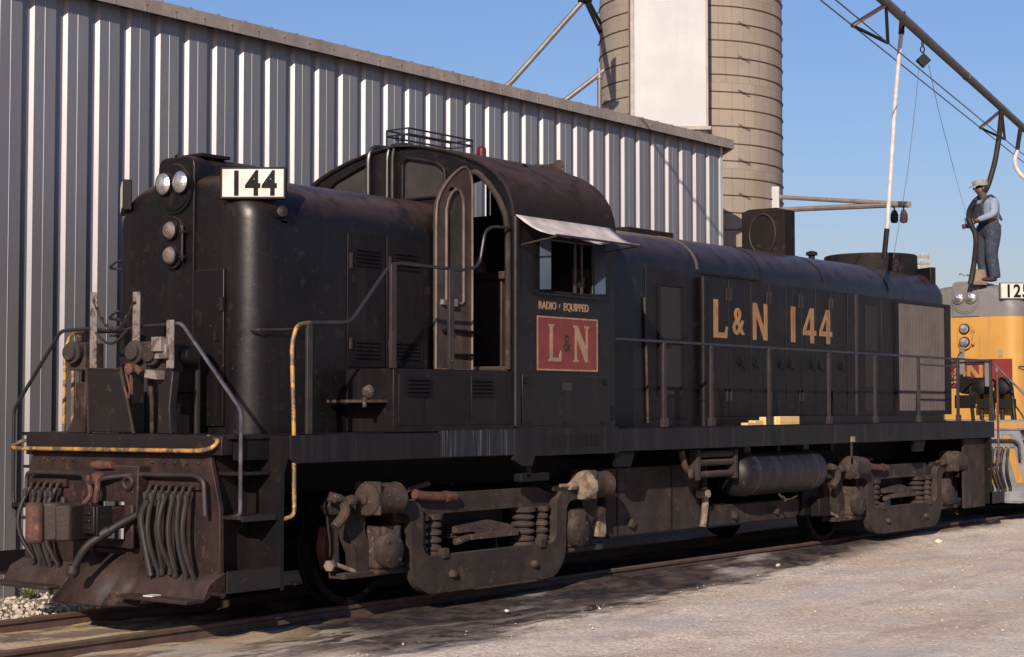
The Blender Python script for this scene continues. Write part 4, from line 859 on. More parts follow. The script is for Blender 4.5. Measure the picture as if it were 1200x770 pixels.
        mb = MB(); mb.tube([(15.28, -1.47 * s_, 2.45), (15.55, -1.2 * s_, 2.45), (15.6, -.4 * s_, 2.45)], .0155, 8, .1); mb.build('rear_handrail', P['rail'], T)
        mb = MB(); mb.tube([(15.45, -1.49 * s_, 2.3), (15.45, -1.5 * s_, 1.0), (15.35, -1.5 * s_, .85), (15.1, -1.48 * s_, .85)], .018, 8, .08); mb.build('rear_step_grab', 'rust', T)
    for x in (15.35,):
        mb = MB(); mb.lathe((x, -1.0, 2.1), (1, 0, 0), [(0, .13), (.16, .14), (.2, .07)], 14); mb.tube([(x, -1.1, 2.1), (x, -1.15, 1.56)], .03, 8); mb.box(x - .1, x + .1, -1.15, -.9, 1.75, 1.95); mb.build('rear_valve_stand', 'truckdark', T)
    if not second:
        # hood-side lettering
        mb = MB(); y0, y1 = -.968, -.9635; z = 2.60; h = .455
        mb.prism([(8.09, z), (8.40, z), (8.42, z + .14), (8.38, z + .14), (8.35, z + .065), (8.19, z + .065), (8.19, z + h), (8.09, z + h)], 'XZ', y0, y1); mb.build('hood_letter_l', 'gold', T)
        text('hood_ampersand', '&', 'gold', T, (8.53, -.9635, z + .06), (1, 0, 0), (0, 0, 1), .32, sx=.95, off=.02, ext=.0045)
        mb = MB(); x = 9.02; mb.prism([(x, z), (x + .085, z), (x + .085, z + .30), (x + .27, z), (x + .36, z), (x + .36, z + h), (x + .275, z + h), (x + .275, z + .15), (x + .09, z + h), (x, z + h)], 'XZ', y0, y1); mb.build('hood_letter_n', 'gold', T)
        mb = MB(); mb.prism([(9.99, z), (10.10, z), (10.10, z + h), (9.99, z + h)], 'XZ', y0, y1); mb.build('hood_numeral', 'gold', T)
        for x in (10.31, 10.76):
            mb = MB(); mb.prism([(x + .20, z - .0), (x + .30, z - .0), (x + .30, z + .10), (x + .36, z + .10), (x + .36, z + .165), (x + .30, z + .165), (x + .30, z + h), (x + .20, z + h), (x, z + .165), (x, z + .10), (x + .20, z + .10)], 'XZ', y0, y1, holes=[[(x + .08, z + .165), (x + .20, z + .165), (x + .20, z + .36)]]); mb.build('hood_numeral', 'gold', T)
    # roof equipment of the long hood
    mb = MB(); mb.box(7.55, 8.55, -.12, .5, 3.8, 3.93); mb.build('roof_hatch', P['roof'], LH, bevel=.01)
    mb = MB(); mb.box(11.0, 11.30, -.33, .33, 3.78, 4.44); mb.prism([(-.28, 4.44), (.30, 4.44), (.22, 4.47), (-.2, 4.47)], 'YZ', 11.01, 11.28); ST = mb.build('exhaust_stack', P['roof'] if second else 'roof', T, bevel=.008)
    mb = MB(); mb.tube([(10.99, .20 * math.cos(R(a)), 4.12 + .27 * math.sin(R(a))) for a in range(0, 361, 15)], .016, 8); mb.build('stack_ring', 'pilot', ST)
    mb = MB(); mb.lathe((12.4, 0, 3.8), (0, 0, 1), [(0, .05), (.12, .045), (.13, .085), (.17, .08), (.19, .03)], 16); mb.build('crankcase_vent', 'roof', T)
    mb = MB(); mb.lathe((14.28, 0, 3.7), (0, 0, 1), [(0, .70), (.33, .69), (.345, .67), (.345, .60), (.30, .60), (.30, .01)], 40)
    for k in range(8): mb.box(-.60, .60, -.01, .01, 4.0, 4.02, Matrix.Translation((14.28, 0, 0)) @ Matrix.Rotation(R(22.5 * k), 4, 'Z'))
    mb.build('radiator_fan', 'roof' if not second else 'y_gray', T)
    d = Vector((-.61, -.79, 0)); m_ = frame_matrix(Vector((14.98, -.40, 3.55)), d)
    for s_ in (1, -1):
        mb = MB(); mb.box(.0, .5, -.05, .05, 0, .28, frame_matrix(Vector((14.90, -.42 * s_, 3.58)), Vector((-.5, -.8 * s_, 0)))); mb.build('rear_number_board', 'dark' if not second else 'y_gray', T, bevel=.01)
    mb = MB(); mb.lathe((14.97, 0, 3.6), (1, 0, 0), [(0, .16), (.1, .15), (.11, .12)], 20); mb.build('rear_headlight', 'lens', T)
    # ---------------- trucks
    def truck(xc):
        TT = MB()
        TT.box(xc - .5, xc + .5, -1.05, 1.05, .62, .98); 
        TK = TT.build('truck', 'truckdark', T)
        for ax in (-1.425, 1.425):
            mb = MB(); mb.cyl((xc + ax, -.95, .508), (xc + ax, .95, .508), .09)
            mb.box(xc + ax * .55 - .3, xc + ax * .55 + .3, -.5, .5, .25, .8)
            mb.build('axle', 'truckdark', TK)
            for s_ in (1, -1):
                mb = MB(); mb.lathe((xc + ax, -.80 * s_, .508), (0, s_, 0), [(0, .40), (-.0, .44), (.0, .505), (.10, .510), (.105, .535), (.135, .53), (.135, .40), (.09, .38), (.08, .16), (.1, .12), (.1, .02)], 40)
                w_ = mb.build('wheel', 'truckdark', TK)
                mb = MB(); mb.lathe((xc + ax, -.805 * s_, .508), (0, s_, 0), [(0, .435), (0, .495), (.02, .497), (.02, .435), (0, .435)], 40); mb.build('tyre', 'truckdark', w_)
        for s_ in (1, -1):
            def YY(a, b): return sorted((a * s_, b * s_))
            # side frame: long top bar, pedestals
            mb = MB()
            top = [(-1.30, .74), (-.9, .74), (-.80, .80), (.80, .80), (.95, .74), (1.30, .74), (1.32, .9), (1.0, .93), (.85, .985), (-.85, .985), (-1.0, .93), (-1.32, .96)]
            mb.prism([(xc + x, z) for x, z in top], 'XZ', *YY(-1.22, -1.10))
            for e in (-1, 1):
                o1 = [(1.15, .98), (2.02, 1.0), (2.10, .93), (2.05, .86), (1.93, .86), (1.88, .70), (1.77, .50), (1.76, .36), (1.70, .32), (1.62, .32), (1.58, .42), (1.60, .58), (1.66, .72), (1.64, .82), (1.50, .86), (1.15, .86)]
                mb.prism([(xc + e * x, z) for x, z in o1], 'XZ', *YY(-1.20, -1.08))
                mb.box(*sorted((xc + e * 1.05, xc + e * 1.95)), *YY(-1.24, -1.10), .30, .345)
                mb.prism([(xc + e * 1.90, .90), (xc + e * 2.02, .90), (xc + e * 1.94, .6), (xc + e * 1.95, .3), (xc + e * 1.86, .3)], 'XZ', *YY(-1.10, -1.05))
            mb.build('side_frame', 'truck', TK, bevel=.012, jit=.004)
            mb = MB(); u = []
            def arc(cx, cz, r, a0, a1, n=6): return [(cx + r * math.cos(R(a0 + (a1 - a0) * i / n)), cz + r * math.sin(R(a0 + (a1 - a0) * i / n))) for i in range(n + 1)]
            half = [(0, .43), (.86, .43)] + arc(.90, .55, .12, -90, 0, 4) + [(1.02, .80)] + arc(1.16, .80, .14, 180, 90, 4)[1:] + [(1.45, .94), (1.50, .86), (1.30, .84)] + arc(1.30, .72, .12, 90, 180, 4)[1:] + [(1.175, .40)] + arc(.87, .39, .30, 0, -90, 6)[1:] + [(0, .09)]
            rt = half; lt = [(-x, z) for x, z in reversed(half[1:-1])]
            mb.prism([(xc + x, z) for x, z in rt + lt], 'XZ', *YY(-1.33, -1.235))
            EQ = mb.build('equaliser_beam', 'truck', TK, bevel=.015, jit=.004)
            for x in (-.62, .62): mb = MB(); mb.lathe((xc + x, -1.33 * s_, .25), (0, -s_, 0), [(0, .04), (.03, .036), (.05, .025), (.052, .001)], 8); mb.build('beam_bolt', 'grime', EQ)
            for x in (-.72, .76): mb = MB(); mb.box(xc + x - .045, xc + x + .045, *YY(-1.355, -1.28), .40, .49); mb.build('spring_nut', 'truck', EQ, bevel=.008)
            for x, r1, yy_ in ((-.92, .065, -1.22), (-.72, .092, -1.18), (.90, .075, -1.22), (.68, .12, -1.16)):
                mb = MB(); n = 4 if r1 < .11 else 4
                prof = []
                for k in range(n):
                    z = .46 + k * .07; prof += [(z, r1 * .62), (z + .01, r1 * .95), (z + .026, r1), (z + .042, r1 * .95), (z + .054, r1 * .62)]
                mb.lathe((xc + x, yy_ * s_, 0), (0, 0, 1), [(.40, r1 * 1.15), (.455, r1 * 1.0)] + prof + [(.745, r1 * .62), (.75, r1 * 1.1), (.80, r1 * 1.15)], 16); mb.build('coil_spring', 'truck', TK)
            mb = MB()
            for k in range(4): mb.box(xc - .42 + .05 * k, xc + .42 - .05 * k, *YY(-1.12, -.98), .55 + .025 * k, .57 + .025 * k)
            mb.prism([(xc - .38, .66), (xc + .12, .70), (xc + .5, .63), (xc + .5, .57), (xc - .05, .565), (xc - .15, .60), (xc - .38, .60)], 'XZ', *YY(-1.20, -1.13)); mb.prism([(xc - .22, .58), (xc - .22, .53), (xc + .5, .53), (xc + .5, .60)], 'XZ', *YY(-1.25, -1.20)); mb.lathe((xc - .42, -1.2 * s_, .52), (1, 0, .15), [(0, .03), (.02, .04), (.25, .03)], 8); mb.build('brake_lever', 'grime', TK, bevel=.006)
            for ax in (-1.425, 1.425):
                mb = MB(); mb.box(xc + ax - .17, xc + ax + .15, *YY(-1.30, -1.02), .36, .74); mb.box(xc + ax - .13, xc + ax + .10, *YY(-1.34, -1.28), .60, .74); mb.box(xc + ax - .15, xc + ax + .15, *YY(-1.28, -1.1), .3, .37)
                jb = mb.build('journal_box', 'grime', TK, bevel=.03, jit=.012)
                mb = MB(); mb.lathe((xc + ax - .05, -1.29 * s_, .52), (0, -s_, 0), [(0, .155), (.05, .16), (.08, .15), (.10, .12), (.11, .001)], 24)
                for k in range(4): mb.lathe((xc + ax - .05 + .11 * math.cos(R(45 + 90 * k)), -1.385 * s_, .52 + .11 * math.sin(R(45 + 90 * k))), (0, -s_, 0), [(0, .018), (.015, .016)], 6)
                mb.build('journal_cover', 'truck', jb, jit=.003)
            for e, x in ((-1, -1.62), (1, 1.62)):
                if xc > 8: x = {-1: -1.62, 1: 1.55}[e]
                dd = 1 if e < 0 else -1
                mb = MB(); a = Vector((xc + x, -1.36 * s_, .985)); mb.lathe(a - Vector((.22, 0, 0)), (1, 0, 0), [(0, .10), (.03, .145), (.06, .145), (.08, .135), (.38, .135), (.42, .14), (.46, .11), (.47, .001)], 24)
                mb.box(a.x - .17, a.x - .14, *YY(-1.50, -1.20), .85, 1.14)
                mb.box(a.x - .1, a.x + .2, *YY(-1.3, -1.1), .86, .96)
                bc = mb.build('brake_cylinder', 'grime' if xc < 8 or e > 0 else 'truck', TK, bevel=.01, jit=.004)
                if e > 0 and s_ == 1 and xc < 8:
                    mb = MB(); mb.lathe(a - Vector((.245, 0, 0)), (1, 0, 0), [(-.02, .03), (-.0, .14), (.03, .153), (.1, .153), (.11, .14)], 20); mb.build('crusted_end', 'crust', bc, jit=.012)
                mb = MB(); mb.tube([a + Vector((-.22, 0, 0)), a + Vector((-.36, .01, .005)), a + Vector((-.56, .02, .01))], .018, 8); mb.lathe(a - Vector((.26, 0, 0)), (1, 0, 0), [(0, .03), (.02, .05), (.06, .055)], 8); mb.lathe(a - Vector((.42, 0, 0)), (1, 0, 0), [(0, .04), (.04, .05), (.09, .04)], 8); mb.build('brake_rod', 'crust' if e > 0 and xc < 8 else 'grime', bc)
            mb = MB(); mb.tube([(xc - 1.10, -1.30 * s_, 1.0), (xc - 1.02, -1.3 * s_, .98), (xc - .8, -1.3 * s_, .965), (xc - .52, -1.28 * s_, .955)], [.045] * 30, 10, .03); mb.lathe((xc - .68, -1.29 * s_, .957), (1, -.02, 0), [(0, .055), (.05, .055)], 8); mb.tube([(xc - 1.1, -1.2 * s_, 1.03), (xc - .8, -1.2 * s_, 1.08)], .025, 8); mb.build('slack_adjuster', 'rust', TK)
            mb = MB(); mb.prism([(xc - 1.90, .36), (xc - 1.80, .36), (xc - 1.78, .55), (xc - 1.82, .78), (xc - 1.92, .74), (xc - 1.96, .55)], 'XZ', *YY(-.99, -.90)); mb.build('brake_shoe', 'rust', TK, bevel=.01, jit=.006)
            mb = MB(); mb.tube([(xc - 2.16, -1.25 * s_, 1.02), (xc - 2.06, -1.32 * s_, .99), (xc - 2.02, -1.33 * s_, .88), (xc - 2.14, -1.3 * s_, .76)], .045, 10, .12); mb.build('sanding_hose', 'grime', TK)
            mb = MB(); mb.lathe((xc - 2.02, -1.15 * s_, .42), (-1, -.3 * s_, 0), [(0, .05), (.05, .05), (.06, .03)], 6); mb.tube([(xc - 1.95, -1.15 * s_, .42), (xc - 1.7, -1.18 * s_, .33), (xc - 1.1, -1.2 * s_, .33)], .02, 8); mb.build('brake_hanger', 'crust', TK)
            mb = MB(); mb.prism([(xc + 1.98, .72), (xc + 2.02, .74), (xc + 2.12, .72), (xc + 2.14, .45), (xc + 2.1, .40), (xc + 1.98, .42)], 'XZ', *YY(-1.16, -1.06)); mb.build('end_casting', 'crust' if xc < 8 else 'truck', TK, bevel=.01, jit=.01)
    truck(3.43); truck(12.57)
    # ---------------- tanks
    mb = MB(); mb.prism([(5.70, 1.12), (5.70, .44), (5.78, .37), (9.9, .37), (10.0, .45), (10.0, .62), (7.78, .62), (7.78, 1.12)], 'XZ', -1.06, 1.06); FT = mb.build('fuel_tank', 'truck' if not second else 'y_gray', T, bevel=.02)
    mb = MB(); mb.box(6.98, 7.0, -1.068, -1.06, .40, 1.1); mb.box(7.60, 7.68, -1.09, -1.06, .38, 1.1); mb.box(5.9, 5.92, -1.068, -1.06, .40, 1.1); mb.box(5.72, 9.9, -1.075, -1.06, .375, .395); mb.build('tank_seam', 'truckdark', FT)
    for x, z in ((6.15, .52), (8.35, .50), (9.35, .50)): mb = MB(); mb.lathe((x, -1.06, z), (0, -1, 0), [(0, .055), (.05, .05), (.06, .03)], 10); mb.build('tank_plug', 'grime', FT, jit=.004)
    mb = MB(); mb.lathe((7.5, -1.1, .78), (0, -1, .1), [(0, .05), (.12, .045), (.14, .05)], 10); mb.tube([(7.62, -1.1, .85), (7.63, -1.12, .66), (7.60, -1.1, .40)], .04, 8); mb.build('fuel_filler', 'crust', FT, jit=.008)
    mb = MB(); mb.lathe((7.98, -1.22, .99), (1, 0, 0), [(0, .01), (.01, .12), (.05, .20), (.11, .25), (.18, .262), (1.92, .262), (1.99, .25), (2.06, .20), (2.10, .1), (2.11, .01)], 40); AR_ = mb.build('air_reservoir', 'tank' if not second else 'y_gray', T)
    for x in (8.27, 9.72):
        mb = MB(); mb.lathe((x, -1.22, .99), (1, 0, 0), [(0, .262), (0, .270), (.035, .270), (.035, .262)], 40); mb.box(x - .05, x + .09, -1.30, -1.16, 1.24, 1.32); mb.build('reservoir_strap', 'post', AR_)
    mb = MB(); mb.tube([(8.95, -1.4, .70), (9.0, -1.42, .66), (9.15, -1.42, .665), (9.3, -1.4, .69)], .012, 6, .02); mb.tube([(9.0, -1.3, .74), (9.0, -1.42, .64)], .015, 6); mb.build('drain_cock', 'grime', AR_)
    mb = MB()
    for x in (6.98, 7.80): mb.box(x, x + .06, -1.42, -1.30, .96, 1.30)
    for z in (1.02, 1.15, 1.245): mb.cyl((7.04, -1.37, z), (7.8, -1.37, z), .038, 12)
    mb.build('air_cooler', 'truck', T, bevel=.006)
    mb = MB(); mb.tube([(6.72, -1.36, 1.30), (6.80, -1.36, 1.12), (6.92, -1.36, 1.03), (6.98, -1.36, 1.03)], .036, 10, .05); mb.lathe((6.86, -1.38, 1.04), (.4, -1, 0), [(0, .06), (.04, .06), (.05, .04)], 12); mb.build('cooler_elbow', 'grime', T)
    mb = MB(); mb.box(3.78, 3.86, -1.46, -1.40, 1.10, 1.31); mb.box(3.7, 4.15, -1.46, -1.36, 1.06, 1.14); mb.build('sand_trap', 'truckdark', T, bevel=.01)
    mb = MB(); mb.box(10.05, 10.45, -1.1, -.7, .40, 1.2); mb.box(10.2, 10.5, -1.25, -1.1, .38, .62); mb.build('brake_valve_bank', 'truckdark', T, bevel=.02, jit=.02)
    OFFX = 0
    return T
loco(0, '144')
loco(17.2, '125', True)

# wood blocks on the walkway
for k, (x0, x1, y0, h, l) in enumerate(((8.12, 8.42, -1.40, .03, 'thin yellow wood offcut lying leftmost on the walkway'), (8.40, 8.60, -1.34, .055, 'short yellow wood block second from left on the walkway'), (8.62, 8.80, -1.36, .095, 'tall cut yellow wood block between the other two blocks on the walkway'), (8.93, 9.42, -1.38, .10, 'longest yellow wood block at the right end of the walkway row'))):
    mb = MB(); mb.box(x0, x1, y0, y0 + .09, 1.562, 1.562 + h); tag(mb.build('wood_block', 'wood', bevel=.004), l, 'block', 'yellow wood blocks on the walkway')

# ------------------------------------------------------------ sanding gantry
G0 = Vector((10.5787, -2.0, 6.957)); G1 = Vector((18.968, -.2, 6.957)); GD = (G1 - G0).normalized()
def gp(t): return G0 + GD * t
def at_dir(v): return Vector(v)
def gantry():
    t = thing('overhead_sanding_boom', 'long weathered overhead pipe boom crossing the upper right sky above the engines', 'boom', (26.0, 1.3, -.1))
    mb = MB(); mb.tube([gp(-3), gp(16)], .062, 16); mb.lathe(gp(5.55) - GD * .03, GD, [(0, .07), (.06, .07)], 16); mb.build('boom_pipe', 'gantry', t)
    for s_ in (.15, 8.75):
        a = gp(s_); sd = Vector((0, 0, 1)).cross(GD)
        b = a + GD * (-1.35 + .0) * .7 + Vector((0, 0, -.47)) + sd * .2; c = a + GD * -.35 + Vector((0, 0, -.60)) - sd * .1
        mb = MB(); mb.tube([a - Vector((0, 0, .03)), b], .030, 8); mb.build('strut', 'strut', t)
        mb = MB(); mb.tube([a - Vector((0, 0, .03)), c], .022, 8); mb.tube([b, c], .022, 8); mb.build('brace', 'dark', t)
        if s_ < 1: B0, C0 = b, c
        else: B1, C1 = b, c
    for p, q in ((B0, B1), (C0, C1)):
        d = (q - p); mb = MB(); mb.tube([p - d * .35, q + d * .8], .009, 6); mb.build('truss_cable', 'cable', t)
    for s_ in (-2.8, 15.8):
        a = gp(s_)
        mb = MB(); mb.tube([(a.x, a.y - .0, -.1), a], .09, 12) if s_ > 0 else mb.tube([a, a + Vector((-.4, 5.3, 2.0))], .02, 8); mb.build('support_post' if s_ > 0 else 'support_stay', 'gantry', t)
gantry()
def tube_thing(name, pts, r, m, label, cat, seg=10, bend=0, group=None):
    mb = MB(); mb.tube(pts, r, seg, bend); return tag(mb.build(name, m), label, cat, group)
# points below were measured once from the photograph at the depth of the boom
D1 = (G0 + (G1 - G0) * .18 - CAMP).dot(fw)
hp = [onray(1058, 24, D1), onray(1054, 60, D1), onray(1049, 120, D1), onray(1044, 200, D1), onray(1040, 262, D1), onray(1037, 292, D1)]
t = thing('white_sand_hose', 'long thin white sand hose hanging from the boom behind the radiator fan', 'hose', tuple(hp[-1]))
mb = MB(); mb.tube([hp[0] + (hp[1] - hp[0]) * .4, hp[1], hp[2], hp[3], hp[4], hp[4] + (hp[5] - hp[4]) * .3], .030, 10); mb.build('hose_body', 'whitehose', t)
mb = MB(); mb.tube([hp[0] - Vector((0, 0, -.12)), hp[0] + (hp[1] - hp[0]) * .45], .040, 10); mb.build('hose_coupling', 'dark', t); mb = MB(); mb.tube([hp[4] + (hp[5] - hp[4]) * .2, hp[5], onray(1036.5, 303, D1)], .036, 10); mb.build('hose_coupling', 'dark', t)
D2 = D1 + .9
t = thing('pulley_block', 'black diamond shaped pulley block hanging on a hook below the boom', 'pulley', tuple(onray(1082, 78, D2)))
mb = MB(); mb.box(-.075, .075, -.04, .04, -.075, .075, Matrix.Translation(onray(1082, 71, D2)) @ Matrix.Rotation(YAW - R(90), 4, 'Z') @ Matrix.Rotation(R(45), 4, 'Y'))
mb.build('pulley_body', 'dark', t, bevel=.01)
c_ = onray(1081, 58, D2)
mb = MB(); mb.tube([c_ + FR * .028 * math.cos(R(a)) + Vector((0, 0, .045 * math.sin(R(a)))) for a in range(0, 361, 30)], .010, 6); mb.build('hook', 'dark', t)
mb = MB(); mb.tube([onray(1081, 42, D2), onray(1081.3, 55, D2)], .022, 8); mb.lathe(onray(1081, 46, D2), (0, 0, 1), [(0, .03), (.05, .04)], 8); mb.build('hanger', 'strut', t)
tube_thing('pull_cord', [onray(1077, 78, D2), onray(1073, 120, D2), onray(1064, 200, D2), onray(1047, 302, D2)], .004, 'cable', 'thin slack cord dropping left of the pulley block towards the radiator fan', 'cord')
tube_thing('pull_cord', [onray(1088, 76, D2), onray(1100, 130, D2 + 1.5), onray(1118, 200, D2 + 4), onray(1132, 251, 27.6)], .004, 'cable', 'thin cord running from the pulley block down to the man', 'cord')
# white hose loop at the right edge
D3 = (gp(9.6) - CAMP).dot(fw)
t = thing('coiled_hose', 'white hose hanging in a loop from the boom at the right photo edge', 'hose', tuple(onray(1192, 180, D3)))
mb = MB(); mb.tube([onray(1196, 150, D3), onray(1192, 176, D3)], .04, 10); mb.build('hose_coupling', 'dark', t)
mb = MB(); mb.tube([onray(1192, 176, D3), onray(1189, 186, D3), onray(1190, 196, D3), onray(1197, 206, D3), onray(1210, 215, D3), onray(1222, 218, D3)], .04, 10, .1); mb.build('hose_body', 'whitehose', t)
# bracket arm and two insulators
t = thing('wall_bracket', 'light grey bracket post with two long arms reaching right from the silo', 'bracket', (19.4, 5.0, 3.0))
A_ = onray(908, 219, 30.6); B_ = onray(909, 248, 30.6)
mb = MB(); mb.box(-.07, .07, -.07, .07, B_.z - .35, A_.z, Matrix.Translation((A_.x, A_.y, 0)) @ Matrix.Rotation(YAW, 4, 'Z')); mb.build('bracket_post', 'silopaint', t, bevel=.01)
for y_, m_ in ((231, 'fascia'), (246, 'fascia')):
    mb = MB(); mb.tube([onray(912 if y_ < 240 else 914, y_, 30.6), onray(1048, 238.5 if y_ < 240 else 240, 27.3), onray(1066, 239 if y_ < 240 else 240, 27)], .038 if y_ < 240 else .045, 8); mb.build('bracket_arm', m_, t)
for x, l, r0 in ((1048, 'left of the two dark lamp jars hanging from the bracket arm end', 0), (1059, 'right of the two dark lamp jars hanging from the bracket arm end', 1)):
    p = onray(x, 242, 27.1); t = thing('hanging_lamp', l, 'lamp', (p.x, p.y, p.z - .3), 'lamp jars on the bracket arm')
    mb = MB(); mb.tube([p + Vector((-.05, 0, 0)), p + Vector((0, 0, -.02)), p + Vector((0, 0, -.06))], .014, 6); mb.build('hook', 'dark', t)
    mb = MB(); mb.lathe((p.x, p.y, p.z - .22), (0, 0, 1), [(-.05, .001), (-.04, .05), (0, .062), (.09, .062), (.13, .045), (.16, .03), (.17, .001)], 16); mb.build('lamp_jar', 'grime' if r0 else 'dark', t)
    mb = MB(); mb.lathe((p.x, p.y, p.z - .11), (0, 0, 1), [(0, .05), (.02, .045), (.05, .02)], 14); mb.build('lamp_cap', 'board' if r0 else 'whitepost', t)
# far floodlight mast
fp = onray(1080, 306, 150)
t = thing('floodlight_mast', 'tiny far away rack of floodlights just right of the radiator fan', 'floodlight', (fp.x, fp.y, 0))
mb = MB(); mb.tube([(fp.x, fp.y, -.1), (fp.x, fp.y, fp.z)], .10, 8); mb.build('mast', 'fascia', t)
mf = Matrix.Translation(fp) @ Matrix.Rotation(YAW - R(98), 4, 'Z')
mb = MB()
for z in (-.45, .15, .65): mb.box(-.62, .62, -.04, .04, z - .04, z + .04, mf)
for x in (-.6, 0, .6): mb.box(x - .03, x + .03, -.04, .04, -.45, .7, mf)
mb.build('rack', 'fascia', t)
for x in (-.5, -.17, .17, .5):
    for z in (-.2, .4):
        mb = MB(); mb.lathe(mf @ Vector((x, 0, z)), (-fw.x, -fw.y, -.2), [(0, .1), (.12, .17), (.14, .15), (.14, .001)], 10); mb.build('floodlight_lamp', 'fascia', t)

# ------------------------------------------------------------ the man on the yellow engine
def skin(name, V, E, m, parent, off=(0, 0, 0), sub=2, root=0):
    me = bpy.data.meshes.new(name); me.from_pydata([v[:3] for v in V], E, []); o = bpy.data.objects.new(name, me); COL.objects.link(o)
    o.modifiers.new('skin', 'SKIN'); 
    if not me.skin_vertices: me.skin_vertices.new() if hasattr(me.skin_vertices, 'new') else None
    bpy.context.view_layer.objects.active = o
    if not me.skin_vertices:
        bpy.context.view_layer.update()
    if me.skin_vertices:
        sv = me.skin_vertices[0].data
        for i, v in enumerate(V):
            r = v[3]; sv[i].radius = r if isinstance(r, tuple) else (r, r)
            sv[i].use_root = i == root
    ss = o.modifiers.new('sub', 'SUBSURF'); ss.levels = sub; ss.render_levels = sub
    me.materials.append(M[m]); o.parent = parent; o.location = off
    me.polygons.foreach_set('use_smooth', [True] * len(me.polygons)); o.modifiers['skin'].use_smooth_shade = True
    return o
def man():
    # local frame: x = to his front (he faces photo-left), y = his left, z up; feet at z 0
    base = onray(1160, 332, 28.35)
    t = thing('person', 'man in denim overalls and grey cap holding a black hose atop the yellow engine', 'person', (0, 0, 0))
    t.location = (base.x, base.y, 3.845); t.rotation_euler = (0, 0, YAW + R(90) + R(22)); t.scale = (1.13, 1.10, .95)

    def sk(*a, **k): return skin(*a, **k)
    # one continuous body: pelvis, spine, neck, head, arms, legs
    V = [(0, 0, .95, .13), (.0, 0, 1.15, .13), (.03, 0, 1.36, .145), (.07, 0, 1.47, .085), (.11, 0, 1.53, .055), (.15, 0, 1.60, .075), (.165, 0, 1.68, .09),
         (.05, .19, 1.40, .062), (.10, .24, 1.18, .050), (.30, .17, 1.08, .036), (.37, .14, 1.07, .028),
         (.05, -.19, 1.40, .062), (.06, -.25, 1.16, .050), (.26, -.16, 1.0, .036), (.33, -.11, .98, .028),
         (.0, .10, .88, .095), (.06, .11, .50, .068), (-.01, .12, .10, .045), (.10, .13, .035, .038),
         (.0, -.10, .88, .095), (.03, -.13, .50, .068), (-.04, -.15, .10, .045), (.07, -.17, .035, .038)]
    E = [(0, 1), (1, 2), (2, 3), (3, 4), (4, 5), (5, 6), (2, 7), (7, 8), (8, 9), (9, 10), (2, 11), (11, 12), (12, 13), (13, 14), (0, 15), (15, 16), (16, 17), (17, 18), (0, 19), (19, 20), (20, 21), (21, 22)]
    B = sk('body', V, E, 'skin', t)
    # face details
    mb = MB(); mb.sphere((.262, 0, 1.635), .022, (1, .7, 1.2)); mb.build('nose', 'skin', B)
    for y in (.033, -.033):
        mb = MB(); mb.sphere((.243, y, 1.665), .011, u=8, v=6); mb.build('eye', 'dark', B)
    for y in (.088, -.088):
        mb = MB(); mb.sphere((.16, y, 1.645), .03, (.6, .35, 1)); mb.build('ear', 'skin', B)
    mb = MB(); mb.sphere((.243, 0, 1.59), .024, (.4, 1, .25)); mb.build('mouth', 'hair', B)
    mb = MB(); mb.sphere((.135, 0, 1.665), .103, (1, .95, 1.0), 16, 10)
    for v in list(mb.bm.verts):
        if v.co.x > .19 and v.co.z < 1.72: v.co.x = .17
    mb.build('hair', 'hair', B)
    # hands: palm + four curled fingers + thumb
    for s_, w, d in ((1, Vector((.38, .13, 1.065)), 1), (-1, Vector((.34, -.10, .975)), 1)):
        V = [(*w, .026), (*(w + Vector((.05, -.02 * s_, -.005))), (.020, .034))]; E = [(0, 1)]
        H = sk('hand', V, E, 'skin', B)
        for k in range(4):
            b0 = w + Vector((.07, -.02 * s_, .032 - .021 * k)); l = (.9, 1, .95, .75)[k]
            V = [(*(b0 - Vector((.03, 0, 0))), .010), (*b0, .010), (*(b0 + Vector((.032 * l, -.02 * s_, 0))), .0095), (*(b0 + Vector((.03 * l, -.052 * s_, 0))), .009), (*(b0 + Vector((.008, -.062 * s_, 0))), .008)]
            sk('finger', V, [(0, 1), (1, 2), (2, 3), (3, 4)], 'skin', H, sub=1)
        b0 = w + Vector((.02, -.02 * s_, .03)); V = [(*b0, .012), (*(b0 + Vector((.02, -.03 * s_, .022))), .011), (*(b0 + Vector((.045, -.05 * s_, .02))), .009)]
        sk('thumb', V, [(0, 1), (1, 2)], 'skin', H, sub=1)
    # shirt
    V = [(0, 0, 1.0, .155), (.0, 0, 1.15, .155), (.03, 0, 1.36, .165), (.065, 0, 1.47, .10), (.08, 0, 1.50, .075),
         (.05, .20, 1.40, .080), (.10, .25, 1.18, .070), (.28, .18, 1.09, .054), (.33, .155, 1.078, .042), (.05, -.20, 1.40, .080), (.06, -.26, 1.16, .070), (.24, -.17, 1.01, .054), (.29, -.135, .99, .042)]
    sk('shirt', V, [(0, 1), (1, 2), (2, 3), (3, 4), (2, 5), (5, 6), (6, 7), (7, 8), (2, 9), (9, 10), (10, 11), (11, 12)], 'shirt', B)
    # overalls: trousers, bib, straps
    V = [(0, 0, .96, (.175, .165)), (.0, 0, 1.10, (.165, .160)), (.0, .10, .88, .135), (.055, .115, .50, .100), (.0, .125, .10, .088), (.0, .125, .06, .086), (.0, -.10, .88, .135), (.03, -.135, .50, .100), (-.03, -.155, .10, .088), (-.03, -.155, .06, .086)]
    OV = sk('overalls', V, [(0, 1), (0, 2), (2, 3), (3, 4), (4, 5), (0, 6), (6, 7), (7, 8), (8, 9)], 'denim', B)
    mb = MB(); mb.box(.155, .185, -.12, .12, 1.05, 1.38); 
    for v in mb.bm.verts: v.co.x += (v.co.z - 1.05) * .12
    mb.build('bib', 'denim', OV, bevel=.01)
    mb = MB()
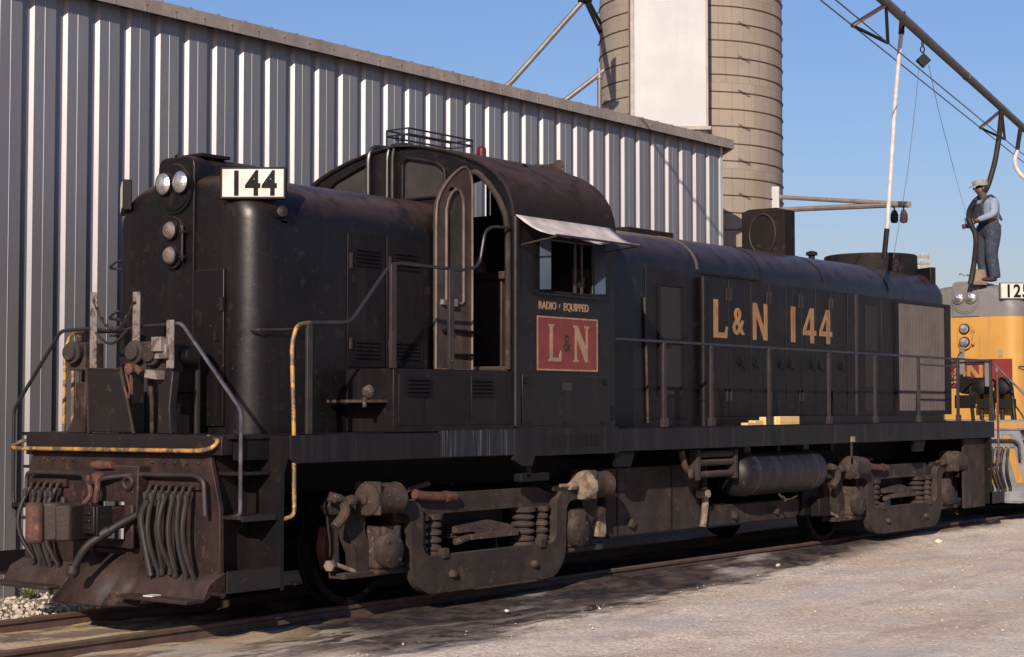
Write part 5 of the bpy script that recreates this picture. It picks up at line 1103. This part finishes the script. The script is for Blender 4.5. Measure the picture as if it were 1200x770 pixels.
    for s_ in (1, -1): mb.tube([(.21, .10 * s_, 1.36), (.17, .12 * s_, 1.46), (.05, .11 * s_, 1.535), (-.08, .08 * s_, 1.46), (-.15, -.0 * s_, 1.28), (-.165, -.08 * s_, 1.1)], .020, 8, .05)
    mb.build('strap', 'denim', OV)
    for y_, x_ in ((.125, .07), (-.16, .04)):
        mb = MB(); mb.sphere((x_ + .03, y_, .04), .07, (2.0, .75, .62), 14, 8)
        for v in mb.bm.verts: v.co.z = max(v.co.z, .0)
        mb.build('boot', 'boot', B)
    mb = MB(); mb.lathe((.15, 0, 1.70), (.1, 0, 1), [(0, .108), (.02, .112), (.07, .112), (.095, .10), (.105, .06), (.108, .001)], 20); CP = mb.build('cap', 'cap', B)
    mb = MB(); mb.prism([(.22, -.09), (.30, -.075), (.335, -.03), (.335, .03), (.30, .075), (.22, .09)], 'XY', 1.705, 1.717)
    for v in mb.bm.verts: v.co.z -= (v.co.x - .22) * .45
    mb.build('cap_peak', 'cap', CP)
man()
Dh = 27.95
hs_ = [(1174, 128), (1171, 160), (1166, 190), (1158, 218), (1152, 228), (1142, 236), (1136, 246), (1135, 256), (1139, 266), (1143, 273), (1144, 285), (1142, 305), (1139, 324), (1137, 333)]
pts = []
for k, (x, y) in enumerate(hs_):
    pts.append(onray(x, y, 28.6 if k == 0 else 28.75 if k < 5 else 28.5 if k < 6 else 28.15 if k < 7 else Dh if k < 11 else 28.05))
tube_thing('black_sand_hose', pts, .045, 'hose', 'thick black sand hose running from the boom into the hands of the man', 'hose', 12, .12)
b_ = onray(1148, 328, 28.15)
t = thing('sand_hatch_lid', 'small rusty open hatch lid in front of the feet of the man', 'lid', tuple(b_))
mb = MB(); mb.box(-.13, .13, -.01, .012, -.06, .20, Matrix.Translation(b_) @ Matrix.Rotation(YAW - R(80), 4, 'Z') @ Matrix.Rotation(R(-25), 4, 'X')); mb.build('lid_plate', 'bin', t, bevel=.006)
mb = MB(); mb.box(-.12, .12, -.02, .15, -.08, -.03, Matrix.Translation(b_) @ Matrix.Rotation(YAW - R(80), 4, 'Z')); mb.build('hatch_rim', 'bin', t, bevel=.006)
